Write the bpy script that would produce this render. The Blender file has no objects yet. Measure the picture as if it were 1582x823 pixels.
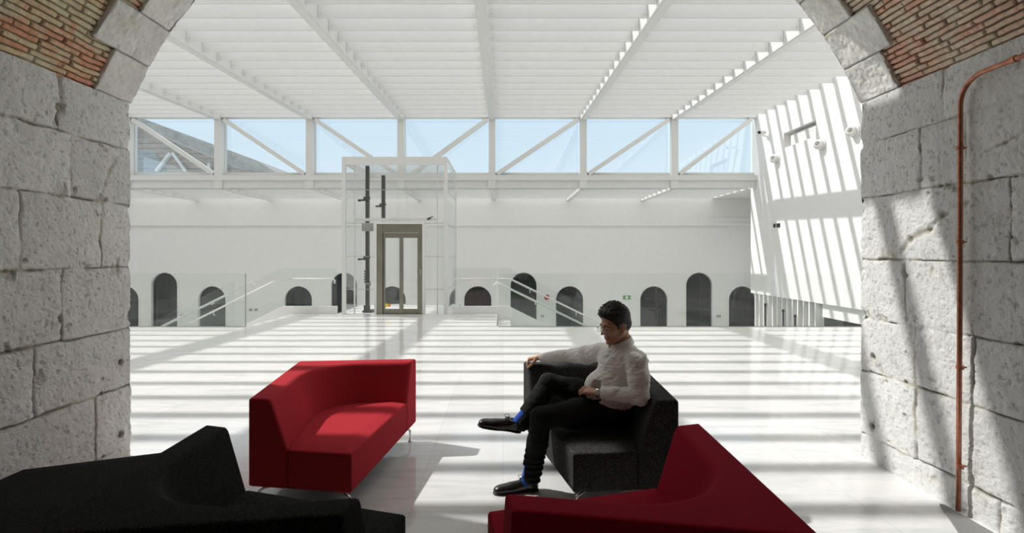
import bpy, math, random
import numpy as np
from mathutils import Vector, Matrix
from mathutils.geometry import tessellate_polygon

C = bpy.context.scene.collection
random.seed(7)
PI = math.pi

# ------------------------------------------------------------------ camera, sky, sun, exposure
F_PX, W_PX, H_PX = 800.0, 1582.0, 823.0
cam_data = bpy.data.cameras.new('camera')
cam = bpy.data.objects.new('camera', cam_data); C.objects.link(cam)
cam.location = (0, 0, 1.67); cam.rotation_euler = (PI / 2, 0, 0)
cam_data.sensor_width = 36; cam_data.lens = F_PX / W_PX * 36
cam_data.shift_x = 14 / W_PX; cam_data.shift_y = -18.5 / W_PX
cam_data.clip_end = 300
bpy.context.scene.camera = cam

world = bpy.data.worlds.new('sky'); bpy.context.scene.world = world
world.use_nodes = True
nt = world.node_tree; nt.nodes.clear()
wo = nt.nodes.new('ShaderNodeOutputWorld'); bg = nt.nodes.new('ShaderNodeBackground')
tc = nt.nodes.new('ShaderNodeTexCoord'); sx = nt.nodes.new('ShaderNodeSeparateXYZ')
rp = nt.nodes.new('ShaderNodeValToRGB')
rp.color_ramp.elements[0].position = 0.0; rp.color_ramp.elements[0].color = (0.76, 0.86, 0.90, 1)
rp.color_ramp.elements[1].position = 0.26; rp.color_ramp.elements[1].color = (0.62, 0.75, 0.87, 1)
e_ = rp.color_ramp.elements.new(0.55); e_.color = (1.0, 0.985, 0.95, 1)
nt.links.new(tc.outputs['Generated'], sx.inputs[0]); nt.links.new(sx.outputs['Z'], rp.inputs[0])
nt.links.new(rp.outputs[0], bg.inputs[0]); nt.links.new(bg.outputs[0], wo.inputs[0])
bg.inputs[1].default_value = 1.25

SUN_DIR = Vector((0.825, -0.322, -1.0)).normalized()
sl = bpy.data.lights.new('sun', 'SUN'); sl.energy = 3.6; sl.angle = math.radians(0.8); sl.color = (1.0, 0.975, 0.94)
sun = bpy.data.objects.new('sun', sl); C.objects.link(sun)
sun.rotation_euler = SUN_DIR.to_track_quat('-Z', 'Y').to_euler(); sun.location = (-20, 12, 30)

vs = bpy.context.scene.view_settings
vs.view_transform = 'Standard'; vs.look = 'None'; vs.exposure = 0.0; vs.gamma = 1; vs.use_curve_mapping = False

# ------------------------------------------------------------------ materials
def new_mat(name):
    m = bpy.data.materials.new(name); m.use_nodes = True
    return m, m.node_tree, m.node_tree.nodes['Principled BSDF']

def N(t, kind, **kw):
    n = t.nodes.new(kind)
    for k, v in kw.items():
        if k in n.inputs: n.inputs[k].default_value = v
        else: setattr(n, k, v)
    return n

def mat(name, col, rough=0.5, metal=0.0, spec=0.5, noise=0.04, scale=6.0, bump=0.0, bscale=60.0):
    m, t, b = new_mat(name)
    co = N(t, 'ShaderNodeTexCoord')
    nz = N(t, 'ShaderNodeTexNoise', Scale=scale, Detail=5.0)
    r = N(t, 'ShaderNodeValToRGB')
    r.color_ramp.elements[0].position = 0.3; r.color_ramp.elements[1].position = 0.7
    r.color_ramp.elements[0].color = tuple(max(0, c * (1 - noise)) for c in col) + (1,)
    r.color_ramp.elements[1].color = tuple(min(1, c * (1 + noise)) for c in col) + (1,)
    t.links.new(co.outputs['Object'], nz.inputs['Vector']); t.links.new(nz.outputs['Fac'], r.inputs[0])
    t.links.new(r.outputs[0], b.inputs['Base Color'])
    b.inputs['Roughness'].default_value = rough; b.inputs['Metallic'].default_value = metal
    b.inputs['Specular IOR Level'].default_value = spec
    if bump > 0:
        n2 = N(t, 'ShaderNodeTexNoise', Scale=bscale, Detail=4.0)
        bp = N(t, 'ShaderNodeBump', Strength=bump, Distance=0.01)
        t.links.new(co.outputs['Object'], n2.inputs['Vector']); t.links.new(n2.outputs['Fac'], bp.inputs['Height'])
        t.links.new(bp.outputs[0], b.inputs['Normal'])
    return m

def glass_mat(name, tint, base, edge_tint=None):
    """architectural pane: clear transmission plus a Fresnel mirror layer"""
    m, t, b = new_mat(name); t.nodes.remove(b)
    out = [n for n in t.nodes if n.type == 'OUTPUT_MATERIAL'][0]
    tr = N(t, 'ShaderNodeBsdfTransparent'); tr.inputs[0].default_value = tint + (1,)
    gl = N(t, 'ShaderNodeBsdfGlossy'); gl.inputs['Roughness'].default_value = 0.01; gl.inputs[0].default_value = (0.95, 0.97, 0.97, 1)
    fr = N(t, 'ShaderNodeFresnel', IOR=1.45); mx = N(t, 'ShaderNodeMixShader')
    ge = N(t, 'ShaderNodeNewGeometry'); io = N(t, 'ShaderNodeMapRange'); io.inputs['To Min'].default_value = 1.45; io.inputs['To Max'].default_value = 1 / 1.45
    t.links.new(ge.outputs['Backfacing'], io.inputs['Value']); t.links.new(io.outputs[0], fr.inputs['IOR'])
    ad = N(t, 'ShaderNodeMath', operation='ADD', use_clamp=True); ad.inputs[1].default_value = base
    t.links.new(fr.outputs[0], ad.inputs[0]); t.links.new(ad.outputs[0], mx.inputs[0])
    t.links.new(tr.outputs[0], mx.inputs[1]); t.links.new(gl.outputs[0], mx.inputs[2]); t.links.new(mx.outputs[0], out.inputs[0])
    return m

bpy.context.scene.cycles.transparent_max_bounces = 40

def marble_mat():
    m, t, b = new_mat('polished_marble')
    co = N(t, 'ShaderNodeTexCoord')
    mp = N(t, 'ShaderNodeMapping')
    br = N(t, 'ShaderNodeTexBrick', Scale=1.0); br.offset = 0.37; br.inputs['Brick Width'].default_value = 1.2
    br.inputs['Row Height'].default_value = 0.6; br.inputs['Mortar Size'].default_value = 0.0022
    br.inputs['Color1'].default_value = (0.78, 0.78, 0.77, 1); br.inputs['Color2'].default_value = (0.725, 0.725, 0.715, 1)
    br.inputs['Mortar'].default_value = (0.60, 0.60, 0.58, 1)
    mp.inputs['Rotation'].default_value = (0, 0, PI / 2)
    t.links.new(co.outputs['Object'], mp.inputs[0]); t.links.new(mp.outputs[0], br.inputs['Vector'])
    mp2 = N(t, 'ShaderNodeMapping'); mp2.inputs['Rotation'].default_value = (0, 0, 0.9); mp2.inputs['Scale'].default_value = (0.7, 5.0, 1)
    nz = N(t, 'ShaderNodeTexNoise', Scale=1.6, Detail=8.0, Roughness=0.6, Distortion=1.2)
    t.links.new(co.outputs['Object'], mp2.inputs[0]); t.links.new(mp2.outputs[0], nz.inputs['Vector'])
    rp = N(t, 'ShaderNodeValToRGB'); rp.color_ramp.elements[0].position = 0.36; rp.color_ramp.elements[0].color = (0.86, 0.87, 0.88, 1)
    rp.color_ramp.elements[1].position = 0.52; rp.color_ramp.elements[1].color = (1, 1, 1, 1)
    t.links.new(nz.outputs['Fac'], rp.inputs[0])
    mx = N(t, 'ShaderNodeMix', data_type='RGBA', blend_type='MULTIPLY'); mx.inputs['Factor'].default_value = 1.0
    t.links.new(br.outputs['Color'], mx.inputs[6]); t.links.new(rp.outputs[0], mx.inputs[7])
    t.links.new(mx.outputs[2], b.inputs['Base Color'])
    b.inputs['Roughness'].default_value = 0.10; b.inputs['Specular IOR Level'].default_value = 0.5
    return m

def attr_mat(name, rough, nscale, nstr, bump, bscale, detail=8.0):
    """masonry: colour comes from the 'stone_colour' attribute the mesh builder lays down block by block"""
    m, t, b = new_mat(name)
    at = N(t, 'ShaderNodeAttribute', attribute_name='stone_colour')
    co = N(t, 'ShaderNodeTexCoord')
    nz = N(t, 'ShaderNodeTexNoise', Scale=nscale, Detail=detail, Roughness=0.65)
    rp = N(t, 'ShaderNodeValToRGB'); rp.color_ramp.elements[0].position = 0.3; rp.color_ramp.elements[1].position = 0.66
    lo = 1 - nstr; rp.color_ramp.elements[0].color = (lo, lo, lo * 0.98, 1); rp.color_ramp.elements[1].color = (1, 1, 1, 1)
    mx = N(t, 'ShaderNodeMix', data_type='RGBA', blend_type='MULTIPLY'); mx.inputs['Factor'].default_value = 1.0
    t.links.new(co.outputs['Object'], nz.inputs['Vector']); t.links.new(nz.outputs['Fac'], rp.inputs[0])
    t.links.new(at.outputs['Color'], mx.inputs[6]); t.links.new(rp.outputs[0], mx.inputs[7]); t.links.new(mx.outputs[2], b.inputs['Base Color'])
    n2 = N(t, 'ShaderNodeTexNoise', Scale=bscale, Detail=6.0, Roughness=0.7)
    bp = N(t, 'ShaderNodeBump', Strength=bump, Distance=0.012)
    t.links.new(co.outputs['Object'], n2.inputs['Vector']); t.links.new(n2.outputs['Fac'], bp.inputs['Height']); t.links.new(bp.outputs[0], b.inputs['Normal'])
    b.inputs['Roughness'].default_value = rough; b.inputs['Specular IOR Level'].default_value = 0.2
    return m

def fabric_mat(name, col, speck=None, amt=0.5, scale=420.0, rough=0.95, sheen=0.0, lo=0.42):
    m, t, b = new_mat(name)
    co = N(t, 'ShaderNodeTexCoord')
    nz = N(t, 'ShaderNodeTexNoise', Scale=scale, Detail=2.0, Roughness=0.8)
    rp = N(t, 'ShaderNodeValToRGB'); rp.color_ramp.elements[0].position = lo; rp.color_ramp.elements[1].position = 0.70
    rp.color_ramp.elements[0].color = col + (1,)
    s = speck or tuple(c * (1 + amt) for c in col); rp.color_ramp.elements[1].color = s + (1,)
    t.links.new(co.outputs['Object'], nz.inputs['Vector']); t.links.new(nz.outputs['Fac'], rp.inputs[0]); t.links.new(rp.outputs[0], b.inputs['Base Color'])
    bp = N(t, 'ShaderNodeBump', Strength=0.35, Distance=0.002)
    t.links.new(nz.outputs['Fac'], bp.inputs['Height']); t.links.new(bp.outputs[0], b.inputs['Normal'])
    b.inputs['Roughness'].default_value = rough; b.inputs['Specular IOR Level'].default_value = 0.12
    b.inputs['Sheen Weight'].default_value = sheen
    return m

M = dict(
    white=mat('white_plaster', (0.84, 0.84, 0.825), 0.6, noise=0.015),
    paint=mat('white_painted_steel', (0.73, 0.73, 0.715), 0.4, noise=0.015),
    grille=mat('grey_window_track', (0.42, 0.42, 0.38), 0.5),
    marble=marble_mat(),
    kerb=mat('pale_marble_kerb', (0.80, 0.80, 0.79), 0.25, noise=0.05, scale=3),
    stone=attr_mat('rough_limestone', 0.95, 9.0, 0.12, 0.9, 110.0),
    brick=attr_mat('weathered_brick', 0.95, 26.0, 0.25, 0.7, 55.0),
    vstone=attr_mat('dressed_limestone', 0.9, 14.0, 0.14, 0.4, 80.0),
    roomwall=mat('dark_room_plaster', (0.66, 0.65, 0.62), 0.95),
    oldwall=mat('old_lime_render', (0.62, 0.61, 0.58), 0.95, noise=0.1, scale=2, bump=0.4, bscale=14),
    glass=glass_mat('clear_balustrade_glass', (0.965, 0.98, 0.972), 0.0),
    lglass=glass_mat('lift_shaft_glass', (0.985, 0.99, 0.988), 0.0),
    cglass=glass_mat('clerestory_glass', (0.90, 0.94, 0.96), 0.09),
    dglass=mat('dark_door_glass', (0.012, 0.015, 0.014), 0.03, spec=0.5, noise=0.0),
    dframe=mat('black_door_frame', (0.02, 0.022, 0.022), 0.4),
    steel=mat('brushed_steel', (0.27, 0.255, 0.22), 0.33, metal=1.0, noise=0.1, scale=2),
    chrome=mat('chrome', (0.8, 0.8, 0.8), 0.08, metal=1.0),
    dark=mat('dark_grey_metal', (0.055, 0.055, 0.05), 0.45, metal=0.3),
    midgrey=mat('grey_metal_plate', (0.36, 0.36, 0.33), 0.45),
    copper=mat('copper_pipe', (0.45, 0.19, 0.12), 0.35, metal=0.75, noise=0.25, scale=30),
    black=fabric_mat('black_wool_shaded', (0.004, 0.0041, 0.004), (0.07, 0.071, 0.068), scale=260.0, lo=0.50),  # darker copy of the sofa wool, foreground shade put into its colour
    black_lit=fabric_mat('black_wool_lit', (0.008, 0.0083, 0.008), (0.19, 0.19, 0.18), scale=260.0, lo=0.48),  # same black wool, lighter copy with sunlight put into its colour
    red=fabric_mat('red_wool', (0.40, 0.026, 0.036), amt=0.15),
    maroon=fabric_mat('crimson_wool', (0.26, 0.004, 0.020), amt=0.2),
    rubber=mat('black_plastic', (0.01, 0.01, 0.01), 0.5),
    redp=mat('red_plastic', (0.5, 0.02, 0.03), 0.4),
    green=mat('green_sign', (0.08, 0.32, 0.10), 0.5),
    signw=mat('sign_white', (0.85, 0.88, 0.84), 0.5),
    yellow=mat('yellow_sticker', (0.85, 0.75, 0.10), 0.5),
    orange=mat('orange_sticker', (0.85, 0.32, 0.05), 0.5),
    timber=mat('weathered_timber', (0.40, 0.34, 0.30), 0.8, noise=0.2, scale=3),
    roofm=mat('grey_roof_edge', (0.33, 0.32, 0.31), 0.7, noise=0.2, scale=2),
    ramp=mat('grey_floor_plate', (0.24, 0.24, 0.235), 0.5),
)

# ------------------------------------------------------------------ helpers
def tag(o, label=None, cat=None, group=None, kind=None):
    if label: o['label'] = label
    if cat: o['category'] = cat
    if group: o['group'] = group
    if kind: o['kind'] = kind
    return o

def empty(name, loc, label, cat, group=None, kind=None, rz=0.0):
    o = bpy.data.objects.new(name, None); C.objects.link(o); o.location = loc; o.rotation_euler = (0, 0, rz)
    o.empty_display_size = 0.1
    return tag(o, label, cat, group, kind)

class MB:
    """collects boxes, bars, tubes and polygons and links them as one mesh object"""
    def __init__(s): s.v = []; s.f = []; s.m = []
    def add(s, vs_, fs, mi=0):
        n = len(s.v); s.v += [tuple(v) for v in vs_]; s.f += [tuple(i + n for i in f) for f in fs]; s.m += [mi] * len(fs); return s
    def box(s, x0, x1, y0, y1, z0, z1, mi=0):
        v = [(x, y, z) for x in (x0, x1) for y in (y0, y1) for z in (z0, z1)]
        return s.add(v, [(0, 1, 3, 2), (4, 6, 7, 5), (0, 4, 5, 1), (2, 3, 7, 6), (0, 2, 6, 4), (1, 5, 7, 3)], mi)
    def bar(s, p, q, w, h, up=(0, 0, 1), mi=0):
        p = Vector(p); q = Vector(q); d = (q - p).normalized(); u = Vector(up)
        a = d.cross(u)
        if a.length < 1e-4: a = d.cross(Vector((1, 0, 0)))
        a.normalize(); u = a.cross(d).normalized(); a = a * (w / 2); u = u * (h / 2)
        v = [e + sa * a + su * u for e in (p, q) for sa in (-1, 1) for su in (-1, 1)]
        return s.add(v, [(0, 1, 3, 2), (4, 6, 7, 5), (0, 4, 5, 1), (2, 3, 7, 6), (0, 2, 6, 4), (1, 5, 7, 3)], mi)
    def tube(s, pts, r, n=12, mi=0, closed=False):
        pts = [Vector(p) for p in pts]; rings = []
        prev = None
        for i, p in enumerate(pts):
            d = (pts[min(i + 1, len(pts) - 1)] - pts[max(i - 1, 0)])
            if closed: d = pts[(i + 1) % len(pts)] - pts[i - 1]
            d.normalize()
            if prev is None:
                a = d.cross(Vector((0, 0, 1)))
                if a.length < 0.05: a = d.cross(Vector((1, 0, 0)))
            else: a = prev - d * prev.dot(d)
            a.normalize(); prev = a; b = d.cross(a)
            rr = r[i] if isinstance(r, (list, tuple)) else r
            rings.append([p + (a * math.cos(t) + b * math.sin(t)) * rr for t in [2 * PI * k / n for k in range(n)]])
        v = [q for g in rings for q in g]; f = []
        m = len(rings)
        for i in range(m if closed else m - 1):
            j = (i + 1) % m
            for k in range(n): f.append((i * n + k, i * n + (k + 1) % n, j * n + (k + 1) % n, j * n + k))
        if not closed: f.append(tuple(range(n))[::-1]); f.append(tuple((m - 1) * n + k for k in range(n)))
        return s.add(v, f, mi)
    def lathe(s, prof, axis_o, axis_d, n=24, mi=0):
        """prof: (r, h) pairs turned about the axis"""
        o = Vector(axis_o); d = Vector(axis_d).normalized(); a = d.orthogonal().normalized(); b = d.cross(a)
        v = []; f = []
        for r, h in prof:
            for k in range(n):
                t = 2 * PI * k / n; v.append(o + d * h + (a * math.cos(t) + b * math.sin(t)) * r)
        for i in range(len(prof) - 1):
            for k in range(n): f.append((i * n + k, i * n + (k + 1) % n, (i + 1) * n + (k + 1) % n, (i + 1) * n + k))
        f.append(tuple(range(n))[::-1]); f.append(tuple((len(prof) - 1) * n + k for k in range(n)))
        return s.add(v, f, mi)
    def slab(s, outer, holes, d0, d1, fn, mi=0):
        """holed polygon in a plane, thickened from d0 to d1; fn(a, b, d) -> xyz"""
        loops = [outer] + holes
        tri = tessellate_polygon([[Vector((a, b, 0)) for a, b in l] for l in loops])
        flat = [p for l in loops for p in l]; n = len(flat)
        v = [fn(a, b, d0) for a, b in flat] + [fn(a, b, d1) for a, b in flat]
        f = [tuple(t) for t in tri] + [tuple(i + n for i in t[::-1]) for t in tri]
        k = 0
        for l in loops:
            m = len(l)
            for i in range(m): j = (i + 1) % m; f.append((k + i, k + j, k + j + n, k + i + n))
            k += m
        return s.add(v, f, mi)
    def build(s, name, mats, parent=None, smooth=False, bevel=0.0):
        me = bpy.data.meshes.new(name); me.from_pydata(s.v, [], s.f)
        mats = mats if isinstance(mats, (list, tuple)) else [mats]
        for m in mats: me.materials.append(m)
        me.polygons.foreach_set('material_index', s.m)
        if smooth: me.polygons.foreach_set('use_smooth', [True] * len(me.polygons))
        me.update()
        import bmesh
        b = bmesh.new(); b.from_mesh(me); bmesh.ops.recalc_face_normals(b, faces=b.faces); b.to_mesh(me); b.free()
        o = bpy.data.objects.new(name, me); C.objects.link(o)
        if parent: o.parent = parent; o.matrix_parent_inverse = Matrix.Translation(-Vector(parent.location)) if parent.rotation_euler.z == 0 else Matrix.Identity(4)
        if bevel:
            md = o.modifiers.new('bevel', 'BEVEL'); md.width = bevel; md.segments = 2; md.limit_method = 'ANGLE'
        return o

def copy_tree(o, parent=None):
    c = o.copy(); C.objects.link(c)
    if parent: c.parent = parent
    for ch in list(o.children): copy_tree(ch, c)
    return c

def np_mesh(name, v, f, material, parent=None, smooth=True, colour=None):
    v = np.asarray(v, np.float32); f = np.asarray(f, np.int32)
    me = bpy.data.meshes.new(name); me.vertices.add(len(v)); me.vertices.foreach_set('co', v.ravel())
    k = f.shape[1]; me.loops.add(f.size); me.loops.foreach_set('vertex_index', f.ravel())
    me.polygons.add(len(f)); me.polygons.foreach_set('loop_start', np.arange(0, f.size, k, dtype=np.int32))
    me.polygons.foreach_set('use_smooth', np.full(len(f), smooth))
    me.update(calc_edges=True); me.validate()
    for m in (material if isinstance(material, (list, tuple)) else [material]): me.materials.append(m)
    if colour is not None:
        ca = me.color_attributes.new('stone_colour', 'FLOAT_COLOR', 'POINT')
        c4 = np.ones((len(v), 4), np.float32); c4[:, :3] = colour; ca.data.foreach_set('color', c4.ravel())
    o = bpy.data.objects.new(name, me); C.objects.link(o)
    if parent: o.parent = parent; o.matrix_parent_inverse = Matrix.Translation(-Vector(parent.location))
    return o

# value noise on numpy arrays
def _hash(i, j, k, s):
    n = (i * 374761393 + j * 668265263 + k * 2147483647 * 0 + k * 1274126177 + s * 974634777) & 0xffffffff
    n = ((n ^ (n >> 13)) * 1274126177) & 0xffffffff
    return ((n ^ (n >> 16)) & 0xffff) / 65535.0
def vnoise(p, s=0):
    q = np.floor(p).astype(np.int64); f = p - q; f = f * f * (3 - 2 * f); r = 0
    for a in (0, 1):
        wa = f[..., 0] if a else 1 - f[..., 0]
        for b in (0, 1):
            wb = f[..., 1] if b else 1 - f[..., 1]
            for c in (0, 1):
                wc = f[..., 2] if c else 1 - f[..., 2]
                r = r + wa * wb * wc * _hash(q[..., 0] + a, q[..., 1] + b, q[..., 2] + c, s)
    return r
def fbm(p, octaves=4, s=0, gain=0.5):
    r = 0; a = 1; t = 0
    for i in range(octaves):
        r = r + a * vnoise(p * (2.03 ** i), s + i); t += a; a *= gain
    return r / t
def sstep(x, a, b):
    t = np.clip((x - a) / (b - a), 0, 1); return t * t * (3 - 2 * t)
def grid_faces(nu, nv):
    i = np.arange(nu - 1)[:, None] * nv + np.arange(nv - 1)[None, :]
    return np.stack([i, i + 1, i + nv + 1, i + nv], -1).reshape(-1, 4)

# ------------------------------------------------------------------ the atrium shell
XL, XR = -21.0, 10.0            # far left and right wall of the atrium
YE = 12.04                      # edge of the upper floor
YT, YB = 20.5, 25.1             # truss plane, back wall
JY = 4.31                       # outer face of the old vaulted building
BEAMS = [-18.43 + 3.6 * k for k in range(8)]           # x of the roof beams
def zroof(y): return 6.21 + 0.041 * y                  # underside of the louvres

b = MB()
b.slab([(XL, -4), (XR, -4), (XR, YE), (-0.15, YE), (-0.15, 14.6), (-1.45, 14.6), (-1.45, 17.5), (-4.68, 17.5), (-4.68, 14.6), (-5.93, 14.6), (-5.93, YE), (XL, YE)],
       [[(-1.66, 14.62), (-1.66, 17.3), (-4.48, 17.3), (-4.48, 14.62)]], -0.35, 0.0, lambda a, c, d: (a, c, d))
fl = tag(b.build('floor', M['marble']), 'polished white marble floor of the upper level striped by louvre shadows', 'floor', kind='structure')
b = MB(); b.box(-1.64, -4.5, 14.64, 17.28, -0.06, -0.01)
tag(b.build('floor', M['kerb']), 'pale stone floor plate closing the lift shaft', 'floor', kind='structure')
b = MB(); b.box(XL, 16, YE - 0.2, YB + 0.3, -3.6, -3.4)
tag(b.build('floor', M['marble']), 'white floor of the lower level under the bridge', 'floor', kind='structure')
b = MB(); b.box(XL, XR, YE - 0.35, YE - 0.1, -3.4, -0.352)
tag(b.build('wall_lower_front', M['white']), 'white wall carrying the edge of the upper floor', 'wall', kind='structure')
b = MB(); b.box(XL - 0.3, XL - 0.002, -4, YB + 0.3, -3.6, 5.2)
tag(b.build('wall_atrium_left', M['white']), 'white left wall of the atrium', 'wall', kind='structure')

def arch_loop(cx, hw, top, bot, n=20):
    pts = [(cx - hw, bot)]
    pts += [(cx - hw * math.cos(PI * k / n), top - hw + hw * math.sin(PI * k / n)) for k in range(n + 1)]
    return pts + [(cx + hw, bot)]

LOW = [-18.3, -14.09, -9.91, -5.37, -1.22, 3.23, 7.31, 11.6]
TALL = [-16.4, -7.69, 1.0, 9.5]
ARCH = sorted([(x, 0.66, 0.13) for x in LOW] + [(x, 0.63, 0.79) for x in TALL])
b = MB()
fy = lambda a, c, d: (a, d, c)
b.slab([(XL, -3.4), (16, -3.4), (16, 4.75), (XL, 4.75)], [arch_loop(x, hw, t, -3.2) for x, hw, t in ARCH], YB, YB + 0.3, fy)
tag(b.build('wall_back', M['white']), 'white back wall with a row of arched openings', 'wall', kind='structure')
b = MB(); b.box(XL, 16, YB - 0.09, YB - 0.002, 3.06, 3.2); b.box(XL, 16, YB - 0.05, YB - 0.002, 3.2, 3.46)
tag(b.build('trim_1', M['white']), 'shallow white ledge running along the back wall', 'trim', kind='structure')

def ordinal(i):
    return ['first', 'second', 'third', 'fourth', 'fifth', 'sixth', 'seventh', 'eighth', 'ninth', 'tenth', 'eleventh', 'twelfth', 'thirteenth',
            'fourteenth', 'fifteenth', 'sixteenth', 'seventeenth', 'eighteenth', 'nineteenth', 'twentieth', 'twenty-first', 'twenty-second', 'twenty-third', 'twenty-fourth'][i]

for i, (x, hw, t) in enumerate(ARCH):
    tall = hw < 0.65
    w = empty('window_%d' % (i + 1), (x, YB + 0.16, -3.2), '%s arched dark glass opening, %s along the back wall from the left' % ('tall' if tall else 'low', ordinal(i)), 'window', kind='structure')
    b = MB(); b.slab(arch_loop(x, hw - 0.004, t - 0.004, -3.196), [arch_loop(x, hw - 0.06, t - 0.06, -3.14)], YB + 0.12, YB + 0.2, fy)
    b.box(x + hw * 0.15, x + hw * 0.15 + 0.04, YB + 0.13, YB + 0.18, -3.14, t - 0.08)
    b.box(x - hw + 0.06, x + hw - 0.06, YB + 0.14, YB + 0.18, -0.99, -0.93)
    b.build('window_frame', M['dframe'], w)
    b = MB(); b.slab(arch_loop(x, hw - 0.05, t - 0.05, -3.15), [], YB + 0.15, YB + 0.17, fy); b.build('glass_pane', M['dglass'], w)
    b = MB(); b.slab(arch_loop(x, hw + 0.07, t + 0.07, -3.2), [arch_loop(x, hw, t, -3.2)], YB - 0.035, YB - 0.001, fy)
    b.build('surround', M['white'], w)

# right wall of the atrium with its recess
b = MB(); fx = lambda a, c, d: (d, a, c)
b.slab([(JY + 0.05, 0.13), (20.9, 0.13), (20.9, 7.6), (JY + 0.05, 7.6)], [[(16.55, 5.45), (18.45, 5.45), (18.45, 5.98), (16.55, 5.98)]], XR, XR + 0.4, fx)
tag(b.build('wall_atrium_right', M['white']), 'white right wall of the atrium crossed by slanting light stripes', 'wall', kind='structure')
b = MB(); b.box(XR + 0.3, XR + 0.36, 16.5, 18.5, 5.4, 6.02); b.box(XR + 0.12, XR + 0.3, 16.56, 18.2, 5.46, 5.86)
tag(b.build('window_13', M['paint']), 'closed white panel set into the recess high in the right wall', 'window', kind='structure')
b = MB(); b.box(XR + 2.2, XR + 2.5, 4.4, YB, -3.4, 4.9); b.box(XR + 0.4, XR + 2.2, 4.4, 20.88, 0.6, 0.8); b.box(XR + 0.001, XR + 2.2, JY + 0.3, YE, -0.3, -0.002)
tag(b.build('wall_side_aisle', M['white']), 'white aisle wall behind the opening under the right wall', 'wall', kind='structure')
b = MB(); b.box(XR + 0.15, XR + 0.4, 12.0, 16.45, -0.31, 0.129); b.box(XR + 0.15, XR + 0.4, 12.0, 16.45, -3.4, -2.2)
tag(b.build('trim_2', M['white']), 'white lintel strip above the long dark window at the right', 'trim', kind='structure')
b = MB(); b.box(XR + 0.2, XR + 0.24, 12.0, 16.45, -2.2, -0.31)
tag(b.build('window_14', M['dglass']), 'long dark window low at the right end of the atrium', 'window', kind='structure')
for k in range(13):
    y = 16.62 + k * 0.33
    b = MB(); b.box(XR + 0.02, XR + 0.26, y - 0.03, y + 0.03, -3.4, 0.128)
    tag(b.build('screen_fin', M['white']), 'white vertical fin under the right wall, %s from the near end' % ordinal(k), 'fin', group='vertical fins of the screen under the right wall')
for k, y in enumerate((19.6, 18.35, 17.6)):
    b = MB(); b.tube([(XR - 0.07, y, -3.4), (XR - 0.07, y, -0.25 - 0.1 * k)], 0.03, 10); b.lathe([(0.045, 0), (0.045, 0.08), (0.02, 0.1)], (XR - 0.07, y, -0.27 - 0.1 * k), (0, 0, 1), 12)
    tag(b.build('slim_bollard', M['rubber']), 'slim black post in front of the white fins, %s from the back' % ordinal(k), 'post', group='slim black posts by the white fins')

# ------------------------------------------------------------------ roof: beams, louvres, truss, clerestory
# the opaque strip of roof next to the old building
b = MB(); b.box(XL, XR, JY + 0.002, 5.02, zroof(4.6) + 0.05, zroof(4.6) + 0.5)
tag(b.build('ceiling', M['white']), 'solid white strip of roof against the old building', 'ceiling', kind='structure')

b = MB(); b.box(XR + 0.14, 16, YT + 0.42, YB - 0.01, 4.38, 4.7)
tag(b.build('ceiling', M['white']), 'solid white strip of lower roof at the far right corner', 'ceiling', kind='structure')

names_beam = ['farthest left', 'second from the left', 'third from the left', 'fourth from the left', 'fifth from the left, left of the lift', 'central', 'right of the central one', 'nearest the right wall']
BW = 0.25
for i, x in enumerate(BEAMS):
    y0, y1 = 5.03, YT - 0.15
    p, q = (x, y0, zroof(y0) + 0.17), (x, y1, zroof(y1) + 0.17)
    b = MB(); b.bar(p, q, BW, 0.5)
    b.bar((x, y0, zroof(y0) - 0.075), (x, y1, zroof(y1) - 0.075), BW * 0.6, 0.03)
    tag(b.build('roof_beam', M['paint']), 'long white roof beam running towards the clerestory, %s' % names_beam[i], 'beam', group='upper roof beams')
    b = MB(); b.box(x - 0.1, x + 0.1, YT + 0.17, YB - 0.002, 4.26, 4.7)
    tag(b.build('roof_beam', M['paint']), 'short white beam of the lower roof behind the truss, %s' % names_beam[i].replace('nearest the right wall', 'nearest the right corner'), 'beam', group='lower roof beams')

def blade(x0, x1, h=0.45, t=0.035):
    b = MB(); b.box(x0, x1, -t / 2, t / 2, 0, h)
    b.box(x0, x1, t / 2 + 0.0005, t / 2 + 0.012, 0.0, 0.012)
    for x in (x0 + 0.07, x1 - 0.07):
        for z in (0.08, 0.3): b.box(x - 0.008, x + 0.008, -t / 2 - 0.006, -t / 2 - 0.0005, z - 0.008, z + 0.008, 1)
    return b
bays = list(zip(BEAMS, BEAMS[1:] + [XR + BW / 2 + 0.004]))
bay_names = ['far left bay', 'second bay from the left', 'third bay from the left', 'bay left of the lift', 'bay above the lift', 'bay right of the central beam', 'second bay from the right', 'bay beside the right wall']
ROWS = 22
for j, (xa, xb) in enumerate(bays):
    xa += BW / 2 + 0.004; xb -= BW / 2 + 0.008
    proto = blade(0, xb - xa).build('louvre_blade', [M['paint'], M['midgrey']])
    for n in range(ROWS):
        o = proto if n == 0 else proto.copy()
        if n: C.objects.link(o)
        y = 19.70 - 0.675 * n
        o.location = (xa, y, zroof(y))
        tag(o, 'white louvre blade, %s, %s row from the clerestory' % (bay_names[j], ordinal(n)), 'louvre', group='upper roof louvres')
    proto = blade(0, xb - xa + 0.04, 0.35).build('louvre_blade', [M['paint'], M['midgrey']])
    for n in range(6):
        o = proto if n == 0 else proto.copy()
        if n: C.objects.link(o)
        o.location = (xa - 0.02, 21.15 + 0.675 * n, 4.33)
        tag(o, 'white lower roof louvre, %s, %s row behind the truss' % (bay_names[j], ordinal(n)), 'louvre', group='lower roof louvres')

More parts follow.
